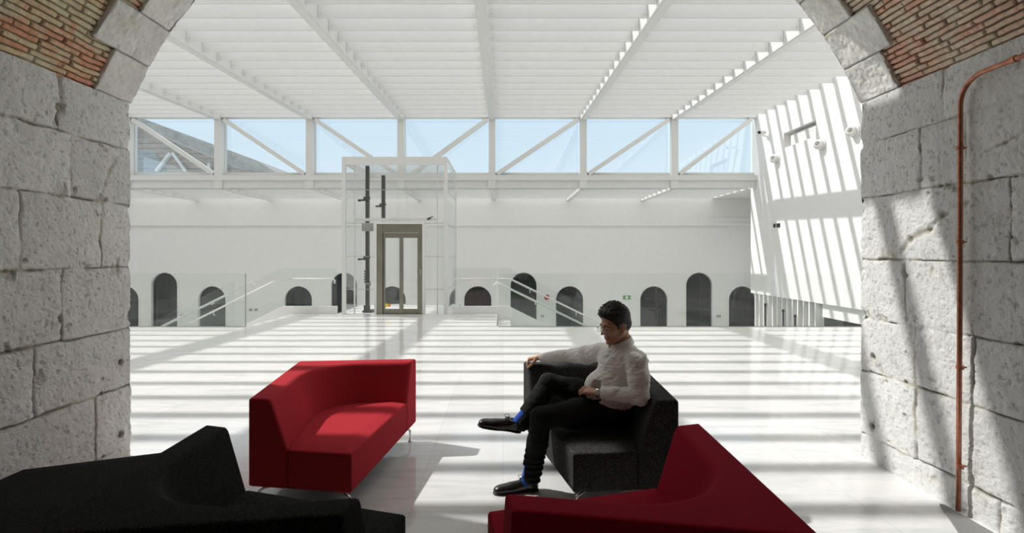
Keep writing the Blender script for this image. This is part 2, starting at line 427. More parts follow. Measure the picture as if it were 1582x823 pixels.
def PX(px, y): return (px - 777) / 800 * y
def PZ(py, y): return 1.67 + (393 - py) / 800 * y
tr = empty('roof_truss', (0, YT, 4.6), 'long white steel truss with slanting members in front of the sky windows', 'truss')
ZT, ZB = PZ(183, YT), PZ(271, YT)
b = MB(); b.box(XL, XR - 0.002, YT - 0.14, YT + 0.14, ZT + 0.01, ZT + 0.32); b.build('top_chord', M['paint'], tr)
b = MB(); b.box(XL, XR - 0.002, YT - 0.14, YT + 0.14, PZ(279, YT), ZB); b.box(XL, XR - 0.002, YT - 0.05, YT + 0.1, PZ(290, YT), PZ(279, YT) - 0.001)
b.build('bottom_chord', M['paint'], tr)
for x in BEAMS:
    b = MB(); b.box(x - 0.13, x + 0.13, YT - 0.13, YT + 0.13, ZB + 0.001, ZT + 0.009); b.build('post', M['paint'], tr)
    b = MB(); b.box(x - 0.16, x + 0.16, YT - 0.12, YT - 0.052, PZ(291, YT), PZ(279, YT) - 0.001); b.build('hanger', M['paint'], tr)
for i, (xa, xb) in enumerate(list(zip(BEAMS, BEAMS[1:] + [XR]))):
    if i < 4 or i == 4 and False: p, q = (xa + 0.2, YT, ZT - 0.05), (xb - 0.2, YT, ZB + 0.05)
    elif i == 4: p, q = (xa + 0.45, YT, ZB + 0.05), (xb - 0.2, YT, ZT - 0.05)
    else: p, q = (xa + 0.2, YT, ZB + 0.05), (xb - 0.2, YT, ZT - 0.05)
    b = MB(); b.bar(p, q, 0.16, 0.2, up=(0, 1, 0)); b.build('diagonal', M['paint'], tr)
for i, (xa, xb) in enumerate(list(zip([XL] + BEAMS, BEAMS + [XR + 0.12]))):
    w = empty('window_%d' % (15 + i), ((xa + xb) / 2, YT + 0.3, ZB), 'blue reflecting clerestory window, %s from the left between the truss posts' % ordinal(i), 'window', kind='structure')
    b = MB(); b.box(xa + 0.13, xb - 0.13, YT + 0.27, YT + 0.29, ZB, ZT + 0.3); b.build('glass_pane', M['cglass'], w)
    b = MB(); b.box(xa + 0.13, xb - 0.13, YT + 0.2, YT + 0.36, ZB - 0.05, ZB + 0.05); b.box(xa + 0.13, xb - 0.13, YT + 0.16, YT + 0.2, ZB + 0.01, ZB + 0.05); b.build('window_track', [M['grille']], w)
    b = MB(); b.box(xa + 0.13, xb - 0.13, YT + 0.15, YT + 0.26, ZB + 0.051, ZB + 0.14); b.box(xa - 0.0, xa + 0.128, YT + 0.2, YT + 0.34, ZB - 0.05, ZT + 0.3)
    b.build('window_frame', M['paint'], w)
# ------------------------------------------------------------------ old building outer face
ACX, ACZ, AR = -0.06, 1.63, 3.29
WXL, WXR, ZS = -3.09, 2.97, 2.92
a0 = math.atan2(ZS - ACZ, WXR - ACX)
op = [(WXL - 0.13, -0.001)] + [(ACX - (AR + 0.12) * math.cos(a), ACZ + (AR + 0.12) * math.sin(a)) for a in np.linspace(a0, PI - a0, 40)] + [(WXR + 0.13, -0.001)]
b = MB(); b.slab([(XL, -0.002), (XL, 8.2), (XR + 0.4, 8.2), (XR + 0.4, -0.002)] + op[::-1], [], JY - 0.6, JY - 0.04, fy)
tag(b.build('wall_facade', M['oldwall']), 'outer wall of the old building around the vault opening', 'wall', kind='structure')

# ------------------------------------------------------------------ rough stone side walls of the vault
def stone_wall(name, side, courses, verts, holes, cracks, tone, label, y0=2.3, du=0.0075):
    """side -1 left, +1 right.  courses: z of bed joints; verts: per course the y of upright joints"""
    X = WXL if side < 0 else WXR
    L = JY - y0
    us = np.arange(0, L + 0.14, du); zs = np.arange(0.0, ZS + 0.001, du)
    zs[-1] = ZS
    U, Z = np.meshgrid(us, zs, indexing='ij')
    P = np.stack([U, Z, np.full_like(U, side * 3.0)], -1)
    wu = U + 0.016 * (fbm(P * 9, 3, 11) - 0.5) * 2; wz = Z + 0.012 * (fbm(P * 7, 3, 21) - 0.5) * 2 + 0.005 * (fbm(P * 30, 2, 22) - 0.5)
    Y = y0 + wu
    bed = [0.0] + courses + [ZS + 0.04]
    ci = np.clip(np.searchsorted(np.array(bed), wz) - 1, 0, len(bed) - 2)
    lo = np.array(bed)[ci]; hi = np.array(bed)[ci + 1]
    dz = np.minimum(np.where(ci == 0, 9, wz - lo), np.where(ci == len(bed) - 2, 9, hi - wz))
    dv = np.full_like(U, 9.0); bid = ci * 17.0
    for c, vs_ in enumerate(verts):
        for yv in vs_:
            m = ci == c
            dv = np.where(m, np.minimum(dv, np.abs(Y - yv)), dv); bid = bid + np.where(m & (Y > yv), 3.0, 0)
    d = np.minimum(dz, dv)
    wide = 0.0035 + 0.007 * sstep(fbm(P * 3.1, 3, 31), 0.42, 0.75)
    open_ = sstep(fbm(P * 5.3, 3, 41), 0.36, 0.62)
    joint = np.exp(-(d / wide) ** 2)
    h = -0.022 * joint * (0.25 + 0.75 * open_)
    h -= 0.003 * np.exp(-(d / 0.03) ** 2)
    rnd = _hash(np.round(bid).astype(np.int64), ci.astype(np.int64), np.zeros_like(ci, dtype=np.int64), 5)
    h += (rnd - 0.5) * 0.010
    h += 0.016 * (fbm(P * 4, 3, 51) - 0.5) + 0.010 * (fbm(P * 21, 4, 61, 0.7) - 0.5) + 0.010 * (fbm(P * 60, 3, 66, 0.7) - 0.5)
    pit = sstep(fbm(P * 44, 3, 71), 0.64, 0.80); h -= 0.005 * pit
    chip = sstep(fbm(P * 8.5, 3, 81), 0.68, 0.74) * np.exp(-(d / 0.09) ** 2); h -= 0.016 * chip
    col = np.empty(U.shape + (3,), np.float32); col[:] = tone
    col *= (0.93 + 0.14 * rnd)[..., None]
    col *= (0.90 + 0.2 * fbm(P * 2.2, 3, 91))[..., None]
    col *= (1 - 0.25 * pit)[..., None]
    och = np.array([0.46, 0.42, 0.30]); drk = np.array([0.12, 0.115, 0.10])
    mo = (np.exp(-(d / (wide * 1.6)) ** 2) * sstep(fbm(P * 4.4, 3, 101), 0.40, 0.6) * 0.75)[..., None]
    col = col * (1 - mo) + och * mo
    mo = (np.exp(-(d / (wide * 0.8)) ** 2) * open_ * 0.85)[..., None]
    col = col * (1 - mo) + drk * mo
    mo = (chip * 0.4)[..., None]; col = col * (1 - mo) + och * mo
    for pts, w, dep in cracks:
        for (ya, za), (yb, zb) in zip(pts, pts[1:]):
            t = np.clip(((Y - ya) * (yb - ya) + (wz - za) * (zb - za)) / ((yb - ya) ** 2 + (zb - za) ** 2), 0, 1)
            q = np.hypot(Y - ya - t * (yb - ya), wz - za - t * (zb - za)) + 0.02 * (fbm(P * 22, 2, 111) - 0.5)
            g = np.exp(-(q / w) ** 2); h -= dep * g; mo = (g * 0.7 * sstep(fbm(P * 16, 3, 151), 0.35, 0.6))[..., None]; col = col * (1 - mo) + och * 0.9 * mo
    for yh, zh, r in holes:
        q = np.hypot(y0 + U - yh, Z - zh) * (1 + 0.5 * (fbm(P * 30, 2, 121) - 0.5)); g = 1 - sstep(q, r * 0.55, r)
        ring = np.exp(-((q - r * 1.3) / (r * 0.45)) ** 2)
        h += -0.045 * g + 0.004 * ring; mo = (g * 0.85)[..., None]; col = col * (1 - mo) + drk * mo
        mo = (ring * 0.25)[..., None]; col = col * (1 - mo) + och * mo
    # round the outer corner
    rc = 0.012 + 0.014 * fbm(P * 6, 2, 131)
    inset = np.clip(rc - np.abs(U - L), 0, None); h -= inset ** 2 / (2 * rc)
    ed = (U > L)
    chipc = 0.014 * sstep(fbm(np.stack([np.zeros_like(Z), Z, Z * 0], -1) * 7, 4, 141), 0.5, 0.8) * np.exp(-(np.abs(U - L) / 0.05) ** 2)
    x = X + np.where(ed, side * (U - L), 0) - side * np.where(ed, 0, h) + side * chipc
    y = np.where(ed, JY + h, y0 + U) - chipc
    v = np.stack([x, y, Z], -1).reshape(-1, 3)
    f = grid_faces(len(us), len(zs))
    if side < 0: f = f[:, ::-1]
    o = np_mesh(name, v, f, M['stone'], colour=col.reshape(-1, 3))
    return tag(o, label, 'wall', kind='structure')

stone_wall('wall_left', -1, [0.10, 0.59, 1.06, 1.567, 2.08, 2.53],
           [[3.1], [3.93], [3.42], [3.634], [3.318, 3.99], [3.71], [3.60]],
           [(4.19, 0.80, 0.032), (4.18, 0.22, 0.032), (3.99, 0.60, 0.014), (4.0, 0.11, 0.014), (4.0, 0.71, 0.012)],
           [([(4.17, 2.47), (4.05, 2.3), (3.98, 2.12)], 0.016, 0.006), ([(3.60, 2.92), (3.63, 2.72), (3.57, 2.56)], 0.016, 0.02)],
           (0.925, 0.935, 0.925), 'grey rough limestone block wall of the vault, left side')
stone_wall('wall_right', 1, [0.20, 0.716, 1.147, 1.63, 2.133, 2.575],
           [[3.1], [3.73], [3.74, 3.27], [3.83], [3.03], [3.695, 3.33], [3.489]],
           [(4.16, 0.85, 0.030), (4.16, 0.29, 0.030), (3.82, 0.73, 0.014), (3.82, 0.49, 0.012), (3.82, 0.95, 0.012)],
           [([(3.33, 2.02), (3.5, 1.93), (3.62, 1.84), (3.78, 1.78), (3.92, 1.66)], 0.02, 0.012), ([(2.9, 2.4), (3.05, 2.33), (3.2, 2.30)], 0.008, 0.004)],
           (0.955, 0.96, 0.945), 'grey rough limestone block wall of the vault, right side')
# the rest of the vaulted room behind the camera
b = MB(); b.box(WXL - 0.3, WXL, -4, 2.3, 0, ZS)
tag(b.build('wall_left', M['roomwall']), 'grey stone wall continuing along the left side of the vaulted room', 'wall', kind='structure')
b = MB(); b.box(WXR, WXR + 0.3, -4, 2.3, 0, ZS)
tag(b.build('wall_right', M['roomwall']), 'grey stone wall continuing along the right side of the vaulted room', 'wall', kind='structure')
b = MB(); b.box(WXL - 0.3, WXR + 0.3, -4.3, -4, 0, 5.2)
tag(b.build('wall_front', M['roomwall']), 'old stone wall closing the vaulted room behind the viewer', 'wall', kind='structure')

# ------------------------------------------------------------------ brick vault
def vault_brick(side, a_top, y0, label):
    """one haunch of the brick vault, angle measured from the horizontal"""
    R = AR + 0.026; du = 0.006
    aa = a0 - 0.01
    s = np.arange(0, (a_top - aa) * R, 0.004); ys = np.arange(y0, JY - 0.06, 0.007)
    S, Y = np.meshgrid(s, ys, indexing='ij')
    P = np.stack([S, Y, np.full_like(S, 5.0 * side)], -1)
    ws = S + 0.016 * (fbm(P * 3.5, 3, 7) - 0.5) * 2 + 0.004 * (fbm(P * 25, 2, 8) - 0.5)
    hgt = 0.041; c = np.floor(ws / hgt).astype(np.int64); dc = np.minimum(ws - c * hgt, (c + 1) * hgt - ws)
    off = _hash(c, c * 0, c * 0, 3) * 0.26
    yy = Y + 0.006 * (fbm(P * 20, 2, 9) - 0.5) + off; ln = 0.255
    k = np.floor(yy / ln).astype(np.int64); dl = np.minimum(yy - k * ln, (k + 1) * ln - yy)
    jw = 0.0035 + 0.004 * fbm(P * 9, 2, 12); j1 = np.exp(-(dc / jw) ** 4); j2 = np.exp(-(dl / 0.007) ** 4); j = np.maximum(j1, j2)
    r1 = _hash(c, k, c * 0, 13); r2 = _hash(c, k, c * 0, 23); r3 = _hash(c, k, c * 0, 33)
    lost = sstep(r3, 0.86, 0.97) * (1 - j)
    h = -0.024 * j + (r1 - 0.5) * 0.014 + 0.017 * (fbm(P * 34, 4, 43, 0.7) - 0.5) - 0.012 * lost
    h += 0.02 * (fbm(P * 2.2, 2, 53) - 0.5)
    crumble = sstep(fbm(P * 5.5, 3, 63), 0.40 if side < 0 else 0.5, 0.62 if side < 0 else 0.66)
    h = h * (1 - 0.5 * crumble) - 0.006 * crumble
    if side < 0: A, B_, D_ = np.array([0.86, 0.44, 0.29]), np.array([0.88, 0.76, 0.50]), np.array([0.78, 0.74, 0.52])
    else: A, B_, D_ = np.array([0.95, 0.56, 0.42]), np.array([0.96, 0.79, 0.60]), np.array([0.88, 0.78, 0.62])
    red = (sstep(r2 + 1.6 * (fbm(P * 1.7, 2, 73) - 0.5) + 0.5 * (fbm(P * 30, 3, 83) - 0.5), 0.15, 0.95))[..., None]
    col = A * red + B_ * (1 - red)
    w = crumble[..., None] * 0.8; col = col * (1 - w) + D_ * w
    mort = (np.maximum(j1, j2) * 0.8)[..., None]; mc = np.array([0.30, 0.27, 0.18]) if side < 0 else np.array([0.22, 0.17, 0.12])
    col = col * (1 - mort) + mc * mort
    r = R - h
    a = aa + S / R
    x = ACX + side * r * np.cos(a); z = ACZ + r * np.sin(a)
    f = grid_faces(len(s), len(ys))
    if side < 0: f = f[:, ::-1]
    o = np_mesh('ceiling', np.stack([x, Y, z], -1).reshape(-1, 3), f, M['brick'], colour=col.reshape(-1, 3).astype(np.float32))
    tag(o, label, 'ceiling', kind='structure')

AT = math.radians(47)
vault_brick(-1, AT, 2.3, 'old brick vault with worn ochre and red bricks, left haunch')
vault_brick(1, AT, 2.3, 'old brick vault with narrow terracotta bricks, right haunch')
b = MB(); rr = AR + 0.035
def shell(as_, y0, y1):
    pi = [(ACX + rr * math.cos(a), ACZ + rr * math.sin(a)) for a in as_]; po = [(ACX + (rr + .3) * math.cos(a), ACZ + (rr + .3) * math.sin(a)) for a in as_[::-1]]
    b.slab(pi + po, [], y0, y1, fy)
shell(list(np.linspace(AT - 0.01, PI - AT + 0.01, 24)), 2.3, JY - 0.05)
shell(list(np.linspace(a0 - 0.02, PI - a0 + 0.02, 40)), -4, 2.3)
tag(b.build('ceiling', mat('old_room_brick', (0.46, 0.37, 0.29), 0.95, noise=0.25, scale=9, bump=0.8, bscale=22)), 'brick crown of the vault overhead', 'ceiling', kind='structure')

def voussoirs(side, angs, nears, name, label):
    """dressed stones of the arch edge: alternately long and short"""
    V = []; Fc = []; Co = []; n0 = 0
    for i in range(len(nears)):
        aa, ab = math.radians(angs[i]), math.radians(angs[i + 1]); yn = nears[i]
        du = 0.007
        s = np.linspace(0, (ab - aa) * AR, max(3, int((ab - aa) * AR / du)))
        # path: near side face (depth), underside, outer face
        dn, L = 0.07, JY - yn
        u = np.arange(-dn, L + 0.16, du)
        S, U = np.meshgrid(s, u, indexing='ij'); P = np.stack([S + aa * 9, U + i, np.full_like(S, 8.0 * side)], -1)
        d = np.minimum(S, s[-1] - S)
        h = -0.010 * np.exp(-(d / 0.006) ** 2) + 0.02 * (fbm(P * 5, 3, 15) - 0.5) + 0.014 * (fbm(P * 24, 4, 25, 0.6) - 0.5)
        rough = sstep(fbm(P * 4, 2, 35), 0.45, 0.65); h -= 0.010 * rough * fbm(P * 40, 2, 45)
        rc = 0.012
        for c in (0.0, L): h = h - np.clip(rc - np.abs(U - c), 0, None) ** 2 / (2 * rc)
        h = h - 0.4 * np.clip(0.008 - d, 0, None)
        y = np.where(U < 0, yn - h, np.where(U > L, JY + h, yn + U))
        r = AR + np.where(U < 0, -U, np.where(U > L, U - L, 0)) - np.where((U < 0) | (U > L), 0, h)
        a = aa + S / AR
        x = ACX + side * r * np.cos(a); z = ACZ + r * np.sin(a)
        col = np.empty(S.shape + (3,)); col[:] = (0.88, 0.88, 0.86) if side < 0 else (0.93, 0.93, 0.90)
        col *= (0.88 + 0.22 * fbm(P * 6, 3, 55))[..., None]; col *= (0.92 + 0.16 * random.random())
        yl = (sstep(fbm(P * 3.3 + 4, 3, 65), 0.58, 0.75) * 0.5)[..., None]; col = col * (1 - yl) + np.array([0.50, 0.48, 0.30]) * yl
        jm = (np.exp(-(d / 0.008) ** 2) * 0.6)[..., None]; col = col * (1 - jm) + np.array([0.22, 0.21, 0.19]) * jm
        f = grid_faces(len(s), len(u)) + n0
        V.append(np.stack([x, y, z], -1).reshape(-1, 3)); Fc.append(f if side > 0 else f[:, ::-1]); Co.append(col.reshape(-1, 3)); n0 += S.size
    o = np_mesh(name, np.concatenate(V), np.concatenate(Fc), M['vstone'], colour=np.concatenate(Co))
    return tag(o, label, 'arch stones', kind='structure')
voussoirs(-1, [math.degrees(a0), 29.0, 34.9, 40.8, 46.7, 52.6, 58.5, 64.4, 70.3, 76.2, 82, 88.5], [3.93, 3.72, 3.94, 3.75, 3.94, 3.73, 3.93, 3.75, 3.92, 3.74, 3.93], 'trim_3', 'dressed grey stone blocks edging the vault opening, left half')
voussoirs(1, [math.degrees(a0), 28.5, 34.3, 40.1, 46, 52, 58, 64, 70, 76, 82, 91.5], [3.90, 3.787, 3.96, 3.78, 3.94, 3.76, 3.93, 3.75, 3.92, 3.76, 3.93], 'trim_4', 'dressed grey stone blocks edging the vault opening, right half')

# floor plate at the foot of the right wall
b = MB(); b.slab([(2.91, 3.45), (2.73, 3.107), (2.5, 2.45), (2.93, 2.45), (2.93, 3.44)], [], 0.001, 0.012, lambda a, c, d: (a, c, d))
tag(b.build('floor_plate', M['ramp']), 'flat grey plate on the floor at the foot of the right stone wall', 'floor plate')

# copper pipe
pp = [(2.915, 2.3, 2.79), (2.915, 3.14, 2.78)] + [(2.915, 3.14 + 0.16 * math.sin(t), 2.62 + 0.16 * math.cos(t)) for t in np.linspace(0.2, PI / 2, 8)] + [(2.915, 3.305, 1.2), (2.915, 3.315, 0.03)]
t = empty('copper_pipe', (2.915, 3.3, 0), 'thin copper pipe climbing the right stone wall and bending towards the viewer', 'pipe')
b = MB(); b.tube(pp, 0.0145, 14); b.build('pipe', M['copper'], t, smooth=True)
for z in (0.32, 0.95, 1.75, 2.35):
    b = MB(); b.tube([(2.915, 3.303, z - 0.012), (2.915, 3.303, z + 0.012)], 0.021, 14); b.tube([(2.92, 3.303, z), (2.955, 3.303, z)], 0.006, 8); b.build('pipe_clip', M['copper'], t, smooth=False)
b = MB(); b.tube([(2.915, 2.94, 2.765 + .018), (2.915, 2.965, 2.765 + .018)], 0.021, 14); b.build('pipe_clip', M['copper'], t)

# ------------------------------------------------------------------ balustrades
GT = 1.234
def pane_obj(name, x0, x1, label, grp):
    t = empty(name, ((x0 + x1) / 2, YE - 0.05, 0), label, 'glass balustrade', group=grp)
    b = MB(); b.box(x0 + 0.006, x1 - 0.006, YE - 0.06, YE - 0.04, 0.0, GT); b.build('glass_pane', M['glass'], t)
    b = MB(); b.box(x0 + 0.006, x1 - 0.006, YE - 0.068, YE - 0.0605, 0.0, 0.012); b.build('base_channel', M['midgrey'], t)
    return t
xs = [PX(p, 12.0) for p in (-305, -168, -31, 106, 243, 380)]
for i in range(5): last_left = pane_obj('glass_balustrade', xs[i], xs[i + 1], 'clear glass balustrade pane at the floor edge, %s left of the lift bridge' % ['fifth', 'fourth', 'third', 'second', 'first'][i], 'balustrade panes left of the bridge')
xs = [PX(p, 12.0) for p in (770, 908, 1045, 1181, 1317)] + [9.99]
for i in range(5): pane_obj('glass_balustrade', xs[i], xs[i + 1], 'clear glass balustrade pane at the floor edge, %s right of the lift bridge' % ordinal(i), 'balustrade panes right of the bridge')
b = MB(); b.box(PX(380, 12) - 0.012, PX(380, 12) + 0.004, YE - 0.062, YE - 0.038, 0, GT)
b.build('edge_strip', M['midgrey'], last_left)

SL = 0.49
def stairs(side, xtop, label):
    """flight running down and away from the bridge along x; side -1 goes left, +1 right"""
    t = empty('staircase', (xtop, 13.4, 0), label, 'staircase')
    y0, y1 = YE + 0.15, 14.62; n = 20; r = 3.4 / n; go = r / SL
    b = MB()
    for k in range(n):
        xa = xtop + side * go * k; xb = xa + side * go
        b.box(min(xa, xb), max(xa, xb) + 0.0, y0, y1, -r * (k + 1) - 0.25, -r * (k + 1))
    b.build('steps', M['kerb'], t)
    X = lambda d: xtop + side * d
    lf = 6.9
    # far stringer with its low kerb
    b = MB(); b.slab([(X(-0.02), 0.21), (X(0.3), 0.21), (X(0.3 + lf), 0.21 - SL * lf), (X(0.3 + lf), -0.5 - SL * lf), (X(-0.02), -0.5)], [], y1 + 0.002, y1 + 0.1, fy)
    b.build('stringer', M['white'], t)
    b = MB(); b.slab([(X(0), 0.0), (X(lf), -SL * lf), (X(lf), -0.5 - SL * lf), (X(0), -0.5)], [], y0 - 0.1, y0 - 0.002, fy)
    b.build('stringer', M['white'], t)
    b = MB(); b.slab([(X(0.0), 0.212), (X(0.3), 0.212), (X(0.3 + lf), 0.212 - SL * lf), (X(0.3 + lf), 1.29 - SL * lf), (X(0.3), 1.29), (X(0.0), 1.29)], [], y1 + 0.03, y1 + 0.05, fy)
    b.build('glass_pane', M['glass'], t)
    b = MB(); b.slab([(X(0.35), -0.12), (X(lf), -SL * lf), (X(lf), 1.1 - SL * lf), (X(0.35), 1.05)], [], y0 - 0.07, y0 - 0.05, fy)
    b.build('glass_pane', M['glass'], t)
    for yy, xs_, z0 in ((y1 - 0.05, 0.35, 0.98), (y0 + 0.06, 0.12, 1.0)):
        b = MB(); pts = []
        if yy > 13: pts = [(X(0.03), yy, z0)]
        else: pts = [(X(-0.05), yy, z0 - 0.13), (X(-0.07), yy, z0 - 0.05), (X(0.0), yy, z0 - 0.0)]
        pts += [(X(xs_), yy, z0 - (0.0 if yy > 13 else 0.05)), (X(xs_ + lf), yy, z0 - (0.0 if yy > 13 else 0.05) - SL * lf)]
        b.tube(pts, 0.026, 10); b.build('handrail', M['paint'], t, smooth=True)
        for d in (0.9, 2.2, 3.5):
            b = MB(); zz = z0 - SL * (d - xs_) - 0.03; b.tube([(X(d), yy, zz), (X(d), yy, zz - 0.07), (X(d), yy + (0.07 if yy > 13 else -0.1), zz - 0.09)], 0.012, 8); b.build('rail_bracket', M['paint'], t, smooth=True)
    return t
stairs(-1, -5.94, 'white staircase with glass sides falling away to the left of the lift bridge')
stairs(1, -0.14, 'white staircase with glass sides falling away to the right of the lift bridge')
for x0, x1, w in ((-5.92, -4.70, 'left'), (-1.43, -0.175, 'right')):
    t = empty('landing_kerb', ((x0 + x1) / 2, 14.66, 0), 'low pale kerb with glass screen on the %s side of the lift' % w, 'kerb')
    b = MB(); b.box(x0, x1, 14.605, 14.72, -0.35, 0.21); b.build('kerb', M['kerb'], t)
    b = MB(); b.box(x0, x1, 14.65, 14.67, 0.211, 1.29); b.build('glass_pane', M['glass'], t)
    b = MB(); zz = 0.98; b.tube([(x0, 14.57, zz), (x1 - 0.08, 14.57, zz), (x1 - 0.03, 14.57, zz - 0.04), (x1 - 0.04, 14.57, zz - 0.13)][::1] if w == 'left' else [(x1, 14.57, zz), (x0 + 0.08, 14.57, zz), (x0 + 0.03, 14.57, zz - 0.04), (x0 + 0.04, 14.57, zz - 0.13)], 0.026, 10)
    for x in (x0 + 0.3, x1 - 0.3): b.tube([(x, 14.56, zz - 0.03), (x, 14.645, zz - 0.08)], 0.012, 8)
    b.build('handrail', M['paint'], t, smooth=True)

# ------------------------------------------------------------------ glass lift
LY = 14.5
lx = lambda p: PX(p, LY)
lz = lambda p: PZ(p, LY)
t = empty('glass_lift', (lx(609), LY + 1.4, 0), 'tall glass lift shaft with white frame and grey steel double doors', 'lift')
x0, x1, zt = lx(528), lx(691), lz(242); LD = LY + 2.85
b = MB()
b.box(x0, lx(533.5), LY, LY + 0.1, 0, zt); b.box(lx(686), x1, LY, LY + 0.1, 0, zt)
b.box(lx(533.6), lx(685.9), LY, LY + 0.1, lz(254), zt)
b.box(x0, x0 + 0.06, LD - 0.06, LD, 0, zt); b.box(x1 - 0.04, x1, LD - 0.05, LD, 0, zt)
b.box(x0, x0 + 0.08, LY + 0.101, LD - 0.061, zt - 0.2, zt); b.box(x1 - 0.05, x1, LY + 0.101, LD - 0.061, zt - 0.05, zt); b.box(x0 + 0.081, x1 - 0.06, LD - 0.06, LD, zt - 0.2, zt)
b.build('shaft_frame', M['paint'], t)
b = MB(); b.box(x0 + 0.09, x1 - 0.06, LY + 0.11, LD - 0.07, zt - 0.035, zt - 0.01); b.build('roof_pane', M['lglass'], t)
rows = [0.02] + [lz(p) for p in (447, 396, 344.5, 293)] + [lz(255)]
dx0, dx1 = lx(578.5), lx(656); dz = lz(342)
for i in range(5):
    for xa, xb in (((lx(534), dx0 - 0.004), (dx1 + 0.004, lx(685.5))) if i < 3 else ((lx(534), lx(685.5)),)):
        b = MB(); b.box(xa, xb, LY + 0.034, LY + 0.044, rows[i] + 0.004, rows[i + 1] - 0.004); b.build('glass_panel', M['lglass'], t)
    for xx in (x0 + 0.02, x1 - 0.035):
        b = MB(); b.box(xx, xx + 0.015, LY + 0.105, LD - 0.065, rows[i] + 0.008, rows[i + 1] - 0.008); b.build('glass_panel', M['lglass'], t)
    b = MB(); b.box(x0 + 0.07, x1 - 0.06, LD - 0.04, LD - 0.025, rows[i] + 0.008, rows[i + 1] - 0.008); b.build('glass_panel', M['lglass'], t)
b = MB()
for z in rows[1:5]:
    b.box(lx(534), (dx0 if z < dz - 0.1 else lx(685.5)) - 0.004, LY + 0.028, LY + 0.047, z - 0.007, z + 0.007)
    if z < dz - 0.1: b.box(dx1 + 0.004, lx(685.5), LY + 0.028, LY + 0.047, z - 0.007, z + 0.007)
    b.box(x1 - 0.036, x1 - 0.018, LY + 0.105, LD - 0.065, z - 0.007, z + 0.007)
b.build('joint_strip', M['grille'], t)
b = MB(); b.box(lx(545), lx(547), LY + 0.1, LY + 0.14, 0, zt - 0.2); b.box(lx(674), lx(676), LY + 0.1, LY + 0.14, 0, zt - 0.2); b.box(lx(547.1), lx(673.9), LY + 0.1, LY + 0.16, dz + 0.02, dz + 0.1); b.build('inner_mullion', M['paint'], t)
# white portal and steel door set
b = MB()
for a in ((dx0, lx(582), 0, dz), (lx(652.6), dx1, 0, dz), (lx(582) + .001, lx(652.6) - .001, lz(346), dz)): b.box(a[0], a[1], LY - 0.03, LY + 0.2, a[2], a[3])
b.build('door_surround', M['paint'], t)
sx0, sx1, sz = lx(582), lx(652.6), lz(346)
b = MB(); b.box(sx0 + .001, lx(591), LY - 0.01, LY + 0.18, 0, sz - .002); b.box(lx(647), sx1 - .001, LY - 0.01, LY + 0.18, 0, sz - .002); b.box(lx(591) + .001, lx(647) - .001, LY + 0.0, LY + 0.18, lz(359), sz - .002)
b.build('steel_jamb', M['steel'], t)
for xa, xb in ((lx(591) + .004, lx(619) - .003), (lx(619) + .003, lx(647) - .004)):
    b = MB(); z1 = lz(359.5); b.slab([(xa, 0.012), (xb, 0.012), (xb, z1), (xa, z1)], [[(xa + 0.06, 0.14), (xb - 0.045, 0.14), (xb - 0.045, z1 - 0.14), (xa + 0.06, z1 - 0.14)]], LY + 0.06, LY + 0.09, fy)
    d = b.build('door', M['steel'], t)
    b = MB(); b.box(xa + 0.061, xb - 0.046, LY + 0.07, LY + 0.08, 0.141, z1 - 0.141); g = b.build('door_glass', M['lglass'], None); g.parent = d
b = MB(); b.box(sx0, sx1, LY - 0.05, LY + 0.2, -0.005, 0.01); b.build('door_sill', M['steel'], t)
b = MB()
for z in (lz(417.5), lz(420.5), lz(423.5)): b.lathe([(0.012, 0), (0.012, 0.01)], (lx(649.8), LY - 0.01, z), (0, -1, 0), 12)
b.build('call_button', M['signw'], t)
b = MB(); b.box(lx(594.5), lx(598.5), LY + 0.052, LY + 0.056, lz(474.5), lz(469)); b.build('yellow_sticker', M['yellow'], t)
b = MB(); b.lathe([(0.045, 0), (0.045, 0.004)], (lx(600.8), LY + 0.055, lz(471.5)), (0, -1, 0), 16); b.build('orange_sticker', M['orange'], t)
# guide rails with brackets inside the shaft
GY = LY + 0.55
gx = lambda p: PX(p, GY); gz = lambda p: PZ(p, GY)
b = MB(); b.box(gx(564.5), gx(569.5), GY, GY + 0.12, 0.02, gz(256)); r1 = b.build('guide_rail', M['dark'], t)
def sub(mb, name, m, par):
    o = mb.build(name, m, None); o.parent = par; return o
for p in (308, 399):
    b = MB(); b.box(gx(554), gx(570), GY - 0.06, GY - 0.001, gz(p + 2.5), gz(p)); b.box(gx(562), gx(572), GY - 0.05, GY - 0.001, gz(p), gz(p - 4)); b.box(gx(553.5), gx(556), GY - 0.06, GY + 0.1, gz(p + 3), gz(p + 0.5)); sub(b, 'rail_bracket', M['dark'], r1)
for k in range(5):
    b = MB(); b.box(gx(563), gx(571), GY - 0.03, GY - 0.001, gz(418 + k * 4 + 2.6), gz(418 + k * 4)); sub(b, 'rail_clamp', M['dark'], r1)
b = MB(); b.box(gx(560), gx(577), GY - 0.08, GY - 0.001, gz(357), gz(345)); sub(b, 'control_box', M['midgrey'], r1)
b = MB(); b.box(gx(566), gx(573), GY - 0.06, GY - 0.001, gz(439), gz(437)); b.box(gx(572), gx(573), GY - 0.06, GY - 0.001, gz(441), gz(434.5)); sub(b, 'rail_bracket', M['midgrey'], r1)
b = MB(); b.box(gx(561), gx(576), GY - 0.1, GY + 0.3, 0.0, 0.05); b.box(gx(563), gx(572), GY - 0.08, GY - 0.001, 0.051, 0.2); sub(b, 'buffer', M['dark'], r1)
b = MB(); b.box(gx(585.5), gx(590.5), GY + 0.3, GY + 0.42, dz + 0.02, gz(268)); r2 = b.build('guide_rail', M['dark'], t)
b = MB(); b.box(gx(577), gx(591), GY + 0.24, GY + 0.299, gz(318.5), gz(316)); b.box(gx(583), gx(593), GY + 0.24, GY + 0.299, gz(315.9), gz(313)); sub(b, 'rail_bracket', M['dark'], r2)
